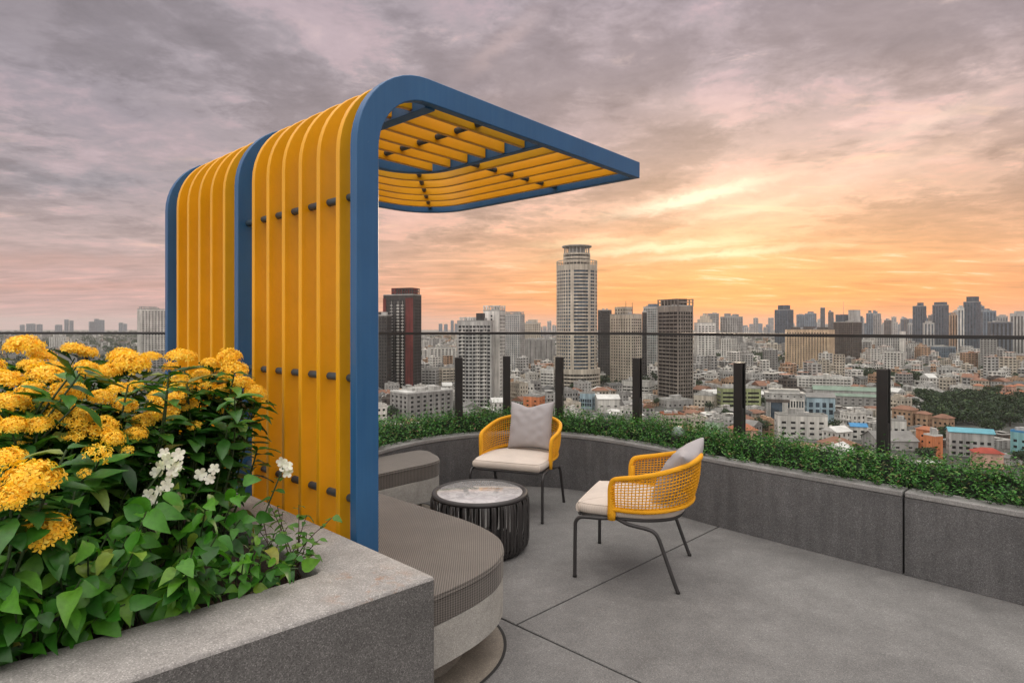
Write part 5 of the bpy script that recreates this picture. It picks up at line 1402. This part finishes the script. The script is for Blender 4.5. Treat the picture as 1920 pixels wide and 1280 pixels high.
# --- trees
M['city_leaf'] = m_leaf('city_tree_leaf', [(0,(.006,.016,.006)),(.4,(.013,.032,.010)),(.8,(.028,.058,.016)),(1,(.055,.085,.025))], .7, .1)
M['bark'] = m_plain('bark', (.06,.045,.035), .9)
def clump(mb, c, r, n, rr, q=.18):
    for k in range(n):
        v = rdir(rr, .25); p = c+Vector((v.x, v.y, v.z*.8))*r*rr.uniform(.75,1.08); s = r*q*rr.uniform(.7,1.5)
        t1 = (v.orthogonal().normalized()+rdir(rr)*.8).normalized(); t2 = v.cross(t1)
        mb.quad(p-t1*s, p-t2*s*.8+v*s*.3, p+t1*s, p+t2*s*.8+v*s*.3)
def tree_mesh(seed):
    rr = random.Random(seed); mb = MB(); tr = MB()
    tr.tube([(0,0,0),(.1,.05,.25),(0,.02,.55)], [.045,.035,.02], 7)
    for k in range(9):
        a = k*2.4; rad = rr.uniform(.1,.32); c = Vector((cos(a)*rad, sin(a)*rad, rr.uniform(.42,.82))); tr.tube([(0,.02,.35), c], [.018,.006], 5, cap=False)
        clump(mb, c, rr.uniform(.15,.24), 70, rr)
    return mb.mesh('crown', M['city_leaf']), tr.mesh('trunk', M['bark'])
TREES = [tree_mesh(s_) for s_ in range(5)]
tt = random.Random(14); nt = 0
for k in range(900):
    if nt >= 88: break
    y_ = tt.uniform(300, 900); px = tt.uniform(720, 1920); x_ = (px-CX)/F*y_
    s_ = tt.uniform(8,14)
    if any((x_-a)**2+(y_-b)**2 < (c+s_*.25)**2 for a, b, c in TAKEN) or any((x_-a)**2+(y_-b)**2 < (PROTO[p_][3]*.8+s_*.2)**2 for a, b, p_, z_ in HOUSES): continue
    if WOOD(x_, y_): continue
    nt += 1; cm, tm = TREES[nt % 5]; o = link('tree', cm)
    o.location = (x_, y_, GROUND); o.scale = (s_*tt.uniform(.85,1.2), s_*tt.uniform(.85,1.2), s_); o.rotation_euler.z = tt.uniform(0,6.28); link('trunk', tm, o)
    sec = next(t for a, b, t in SECT if a <= px < b); tag(o, 'dark green street tree among the houses '+sec, 'tree', 'street trees '+sec)
wood = MB(); wr = random.Random(6)
for k in range(340):
    y_ = wr.uniform(425,600); px = wr.uniform(1735-(y_-430)*.1, 1990); x_ = (px-CX)/F*y_
    if any((x_-a)**2+(y_-b)**2 < (c+1)**2 for a, b, c in TAKEN): continue
    s_ = wr.uniform(3.2,5.5); z_ = GROUND+s_*wr.uniform(.7,1.5)
    for q in range(3): clump(wood, Vector((x_+wr.uniform(-2,2), y_+wr.uniform(-2,2), z_+wr.uniform(-1,1.5))), s_*wr.uniform(.6,1.), 34, wr, .22)
for p, dd, r_ in GROVE:
    cx_ = (p-CX)/F*dd
    for k in range(int(r_*1.1)):
        a = wr.uniform(0,6.28); q = sqrt(wr.random())*r_; s_ = wr.uniform(3.5,6.5)
        clump(wood, Vector((cx_+cos(a)*q, dd+sin(a)*q, GROUND+s_*wr.uniform(.8,1.8))), s_, 60, wr, .22)
# tree cover of the plain behind the flowers and between the far roofs
for k in range(900):
    left = k % 2; y_ = wr.uniform(1000,6500) if left else wr.uniform(900,4200); px = wr.uniform(-40,330) if left else wr.uniform(700,1960); x_ = (px-CX)/F*y_
    if any((x_-a)**2+(y_-b)**2 < (c+4)**2 for a, b, c in TAKEN): continue
    s_ = wr.uniform(5,9)*(1+y_/4000)
    clump(wood, Vector((x_, y_, GROUND+s_*.7)), s_, 26, wr, .28)
tag(wood.build('wood', M['city_leaf'], None, fix=False), kind='stuff')

# ground of the city: one sheet to the horizon
m, t, b = newmat('city_ground'); co = genpos(t)
n_ = t.noise(co, .012, 6, .6); n2_ = t.noise(co, .0012, 4, .6)
t.set(b.inputs['Base Color'], t.mix(t.lin(n2_, .35, .65), t.mix(t.lin(n_, .35, .65), (.035,.033,.030), (.085,.08,.074)), t.mix(t.lin(n_, .35, .65), (.022,.036,.018), (.065,.066,.055)))); b.inputs['Roughness'].default_value = .9
mb = MB(); S_ = 11500.
mb.quad((-S_,-2500,GROUND),(S_,-2500,GROUND),(S_,12500,GROUND),(-S_,12500,GROUND))
tag(mb.build('ground', m), kind='structure')
# ------------------------------------------------------------------ sky, sun, air, camera
SUN_AZ, SUN_EL = R(20.), R(9.)        # azimuth to the right of straight ahead
w = bpy.data.worlds.new("World"); scene.world = w; w.use_nodes = True
t = NT(w.node_tree); bg = t.n['Background']; bg.inputs['Strength'].default_value = .1
sky = t.node('ShaderNodeTexSky', {'sky_type': 'NISHITA', 'sun_disc': False, 'sun_elevation': SUN_EL, 'sun_rotation': SUN_AZ, 'altitude': 80., 'air_density': 1.3, 'dust_density': 3.})
dirv = t.vmath('NORMALIZE', t.node('ShaderNodeTexCoord').outputs['Generated'])
sx = t.node('ShaderNodeSeparateXYZ', None, Vector=dirv); X, Y, Z = sx.outputs
zc = t.math('MAXIMUM', Z, 0.)
el = t.math('MULTIPLY', t.math('ARCSINE', t.math('MINIMUM', zc, 1.)), 180/pi)                # degrees
az = t.math('MULTIPLY', t.math('ARCTAN2', X, Y), 180/pi)                # degrees, 0 ahead, + right
daz = t.math('ABSOLUTE', t.math('SUBTRACT', az, 21.))
toward = t.smooth(daz, 56., 6.)                                        # 1 near the sunset
# cloud deck coordinates: a flat layer seen in perspective
inv = t.math('DIVIDE', 1., t.math('ADD', zc, .09))
cx = t.math('MULTIPLY', X, inv); cy = t.math('MULTIPLY', Y, inv)
cv = t.node('ShaderNodeCombineXYZ', None, X=cx, Y=cy, Z=0.).outputs[0]
rot = t.node('ShaderNodeMapping', None, Vector=cv, Rotation=(0,0,R(-24)), Scale=(.55,1.3,1.)).outputs[0]
warp = t.vmath('ADD', cv, t.vmath('SCALE', t.noise(cv, .8, 4, .6, out='Color'), scale=.30))
nb = t.noise(warp, .95, 12, .62, .15)        # broad billows
nf = t.noise(rot, 2.6, 9, .60, .6)          # fibres, drawn out near the horizon
nm = t.noise(warp, 3.4, 12, .68, .15)        # ragged mottling
nl = t.noise(warp, .50, 6, .55, .2)         # where the deck is thickest
e01 = t.lin(el, 0., 60.)
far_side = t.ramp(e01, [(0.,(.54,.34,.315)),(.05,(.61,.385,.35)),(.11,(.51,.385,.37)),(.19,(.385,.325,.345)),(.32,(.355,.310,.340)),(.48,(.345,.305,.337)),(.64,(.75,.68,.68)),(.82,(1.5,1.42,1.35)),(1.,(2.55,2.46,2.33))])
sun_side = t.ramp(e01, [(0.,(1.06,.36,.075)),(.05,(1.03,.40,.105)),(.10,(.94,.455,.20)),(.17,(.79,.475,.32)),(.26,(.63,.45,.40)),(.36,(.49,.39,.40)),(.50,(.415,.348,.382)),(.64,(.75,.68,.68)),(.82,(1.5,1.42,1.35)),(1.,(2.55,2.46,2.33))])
base = t.mix(toward, far_side, sun_side)
# unseen sky overhead and behind the viewer brightened to light the terrace, left strongest
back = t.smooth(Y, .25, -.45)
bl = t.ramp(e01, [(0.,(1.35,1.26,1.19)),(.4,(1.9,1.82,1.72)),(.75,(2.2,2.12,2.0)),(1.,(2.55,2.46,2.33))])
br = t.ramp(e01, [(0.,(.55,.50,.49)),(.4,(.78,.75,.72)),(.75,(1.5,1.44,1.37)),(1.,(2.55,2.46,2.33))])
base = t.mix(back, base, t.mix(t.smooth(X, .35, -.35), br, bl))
hi = t.smooth(el, 3., 11.)
# layers of the deck with ragged edges: one bank over another
lay1 = t.smooth(t.math('ADD', nb, t.math('MULTIPLY', t.math('SUBTRACT', nm, .5), .22)), .45, .545)
n2 = t.noise(t.vmath('ADD', warp, (7.3, 2.1, 0.)), 1.7, 12, .64, .1)
lay2 = t.smooth(t.math('ADD', n2, t.math('MULTIPLY', t.math('SUBTRACT', nm, .5), .18)), .47, .58)
bank = t.math('ADD', t.math('MULTIPLY', t.math('SUBTRACT', lay1, .5), .23), t.math('MULTIPLY', t.math('SUBTRACT', lay2, .5), .18))
bank = t.math('MULTIPLY', bank, hi)
shade = t.math('ADD', t.math('MULTIPLY', t.math('SUBTRACT', nb, .5), .75), t.math('ADD', t.math('MULTIPLY', t.math('SUBTRACT', nm, .5), t.math('MULTIPLY', hi, .8)), t.math('MULTIPLY', t.math('SUBTRACT', nf, .5), t.math('SUBTRACT', 1.25, hi))))
low = t.smooth(el, 0., 3., .5, 1.)
k = t.math('ADD', t.math('MULTIPLY', shade, low), bank)
c = t.vmath('SCALE', base, scale=t.math('ADD', 1.08, k))
# lit billows turn pink, the thick bellies mauve grey
c = t.mix(t.smooth(k, .02, .22, 0., .55), c, t.vmath('MULTIPLY', c, (1.12,.98,.97)))
belly = t.math('MULTIPLY', t.smooth(nl, .46, .64), t.smooth(el, 8., 18., 0., .7))
c = t.mix(belly, c, t.vmath('MULTIPLY', c, (.83,.85,.91)))
# openings lit from behind: thin bright fibres, stronger toward the sunset
open_ = t.math('MULTIPLY', t.smooth(nf, .545, .68), t.smooth(nb, .45, .58))
band = t.math('MULTIPLY', t.smooth(el, 1.2, 4.), t.smooth(el, 22., 8.))
glow = t.math('MULTIPLY', t.math('MULTIPLY', open_, band), t.math('ADD', .18, t.math('MULTIPLY', toward, .80)))
c = t.mix(glow, c, (1.12,.76,.48))
puff = t.math('MULTIPLY', t.smooth(nm, .58, .72), t.smooth(el, 7., 13.))
c = t.mix(t.math('MULTIPLY', puff, t.math('ADD', .10, t.math('MULTIPLY', toward, .28))), c, (.92,.68,.60))
# long bright rifts: tilted spindles, frayed by noise
fray = t.math('SUBTRACT', t.noise(t.vmath('MULTIPLY', dirv, (26., 26., 60.)), 1., 7, .62, .6), .5)
def rift(a0, e0, tilt, la, le, amt, col, c):
    da = t.math('SUBTRACT', az, a0); de = t.math('SUBTRACT', el, e0)
    along = t.math('ADD', t.math('MULTIPLY', da, cos(tilt)), t.math('MULTIPLY', de, sin(tilt)))
    across = t.math('ADD', t.math('MULTIPLY', de, cos(tilt)), t.math('MULTIPLY', da, -sin(tilt)))
    across = t.math('ADD', across, t.math('MULTIPLY', fray, le*3.4))
    q = t.math('ADD', t.math('POWER', t.math('DIVIDE', along, la), 2.), t.math('POWER', t.math('DIVIDE', across, le), 2.))
    g_ = t.math('EXPONENT', t.math('MULTIPLY', q, -1.))
    return t.mix(t.math('MULTIPLY', g_, amt, True), c, col)
c = rift(17.0, 11.6, R(10), 6.0, .55, 1.15, (1.15,.98,.72), c)
c = rift(20.5, 10.2, R(7), 5.0, .36, .65, (1.1,.86,.58), c)
c = rift(31.0, 12.6, R(10), 7.5, .9, .5, (1.05,.72,.56), c)
c = rift(34.5, 15.6, R(14), 4.0, .6, .55, (1.05,.76,.62), c)
c = rift(13.5, 7.2, R(4), 8.0, .40, .85, (1.15,.92,.58), c)
c = rift(19.0, 6.5, R(3), 7.0, .30, .85, (1.15,.92,.58), c)
c = rift(8.0, 7.9, R(2), 5.0, .35, .7, (1.1,.84,.5), c)
c = rift(-1.0, 25.0, R(35), 4.0, .7, .28, (.80,.58,.55), c)
c = rift(-4.0, 19.0, R(30), 3.0, .8, .28, (.80,.58,.52), c)
c = rift(-36.0, 11.0, R(10), 6.0, 1.0, .3, (.24,.27,.32), c)
c = rift(-38.0, 4.8, R(4), 12.0, .55, .45, (.62,.37,.31), c)
c = rift(-36.0, 3.1, R(3), 9.0, .35, .5, (.66,.36,.29), c)
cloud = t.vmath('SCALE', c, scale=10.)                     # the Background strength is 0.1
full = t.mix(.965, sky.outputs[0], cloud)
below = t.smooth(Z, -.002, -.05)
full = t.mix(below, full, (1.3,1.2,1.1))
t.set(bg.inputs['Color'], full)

sl = bpy.data.lights.new('sun', 'SUN'); sl.energy = 1.1; sl.angle = R(11); sl.color = (1.,.80,.58)
so = bpy.data.objects.new('sun', sl); COL.objects.link(so)
sd = Vector((sin(SUN_AZ)*cos(SUN_EL), cos(SUN_AZ)*cos(SUN_EL), sin(SUN_EL)))
so.rotation_euler = (-sd).to_track_quat('-Z', 'Y').to_euler(); so.location = sd*50

# evening haze over the city
hm = bpy.data.materials.new('haze_air'); hm.use_nodes = True; t = NT(hm.node_tree); t.n.remove(t.n['Principled BSDF'])
pv = t.node('ShaderNodeVolumePrincipled'); pv.inputs['Color'].default_value = (.86,.83,.82,1); pv.inputs['Density'].default_value = 5.5e-5; pv.inputs['Anisotropy'].default_value = .2
t.l.new(pv.outputs[0], t.n['Material Output'].inputs['Volume'])
mb = MB(); mb.box((0, 5000, (GROUND-1+160)/2), (23100, 15300, 160-GROUND+1))
tag(mb.build('haze', hm), kind='stuff')

cam = bpy.data.cameras.new('camera'); co_ = bpy.data.objects.new('camera', cam); COL.objects.link(co_)
cam.sensor_width = 36.; cam.lens = 36.*F/1920.; cam.shift_y = -(640-HY)/1920.; cam.clip_start = .05; cam.clip_end = 40000.
co_.location = (0,0,EYE); co_.rotation_euler = (R(90),0,0)
scene.camera = co_
scene.render.engine = 'CYCLES'
scene.view_settings.view_transform = 'Standard'; scene.view_settings.look = 'None'; scene.view_settings.exposure = 0.; scene.view_settings.gamma = 1.; scene.view_settings.use_curve_mapping = False
cy_ = scene.cycles; cy_.use_denoising = True; cy_.denoiser = 'OPENIMAGEDENOISE'; cy_.max_bounces = 8; cy_.diffuse_bounces = 4; cy_.glossy_bounces = 3; cy_.transparent_max_bounces = 12; cy_.volume_bounces = 1; cy_.caustics_reflective = False; cy_.caustics_refractive = False
bpy.context.view_layer.update()
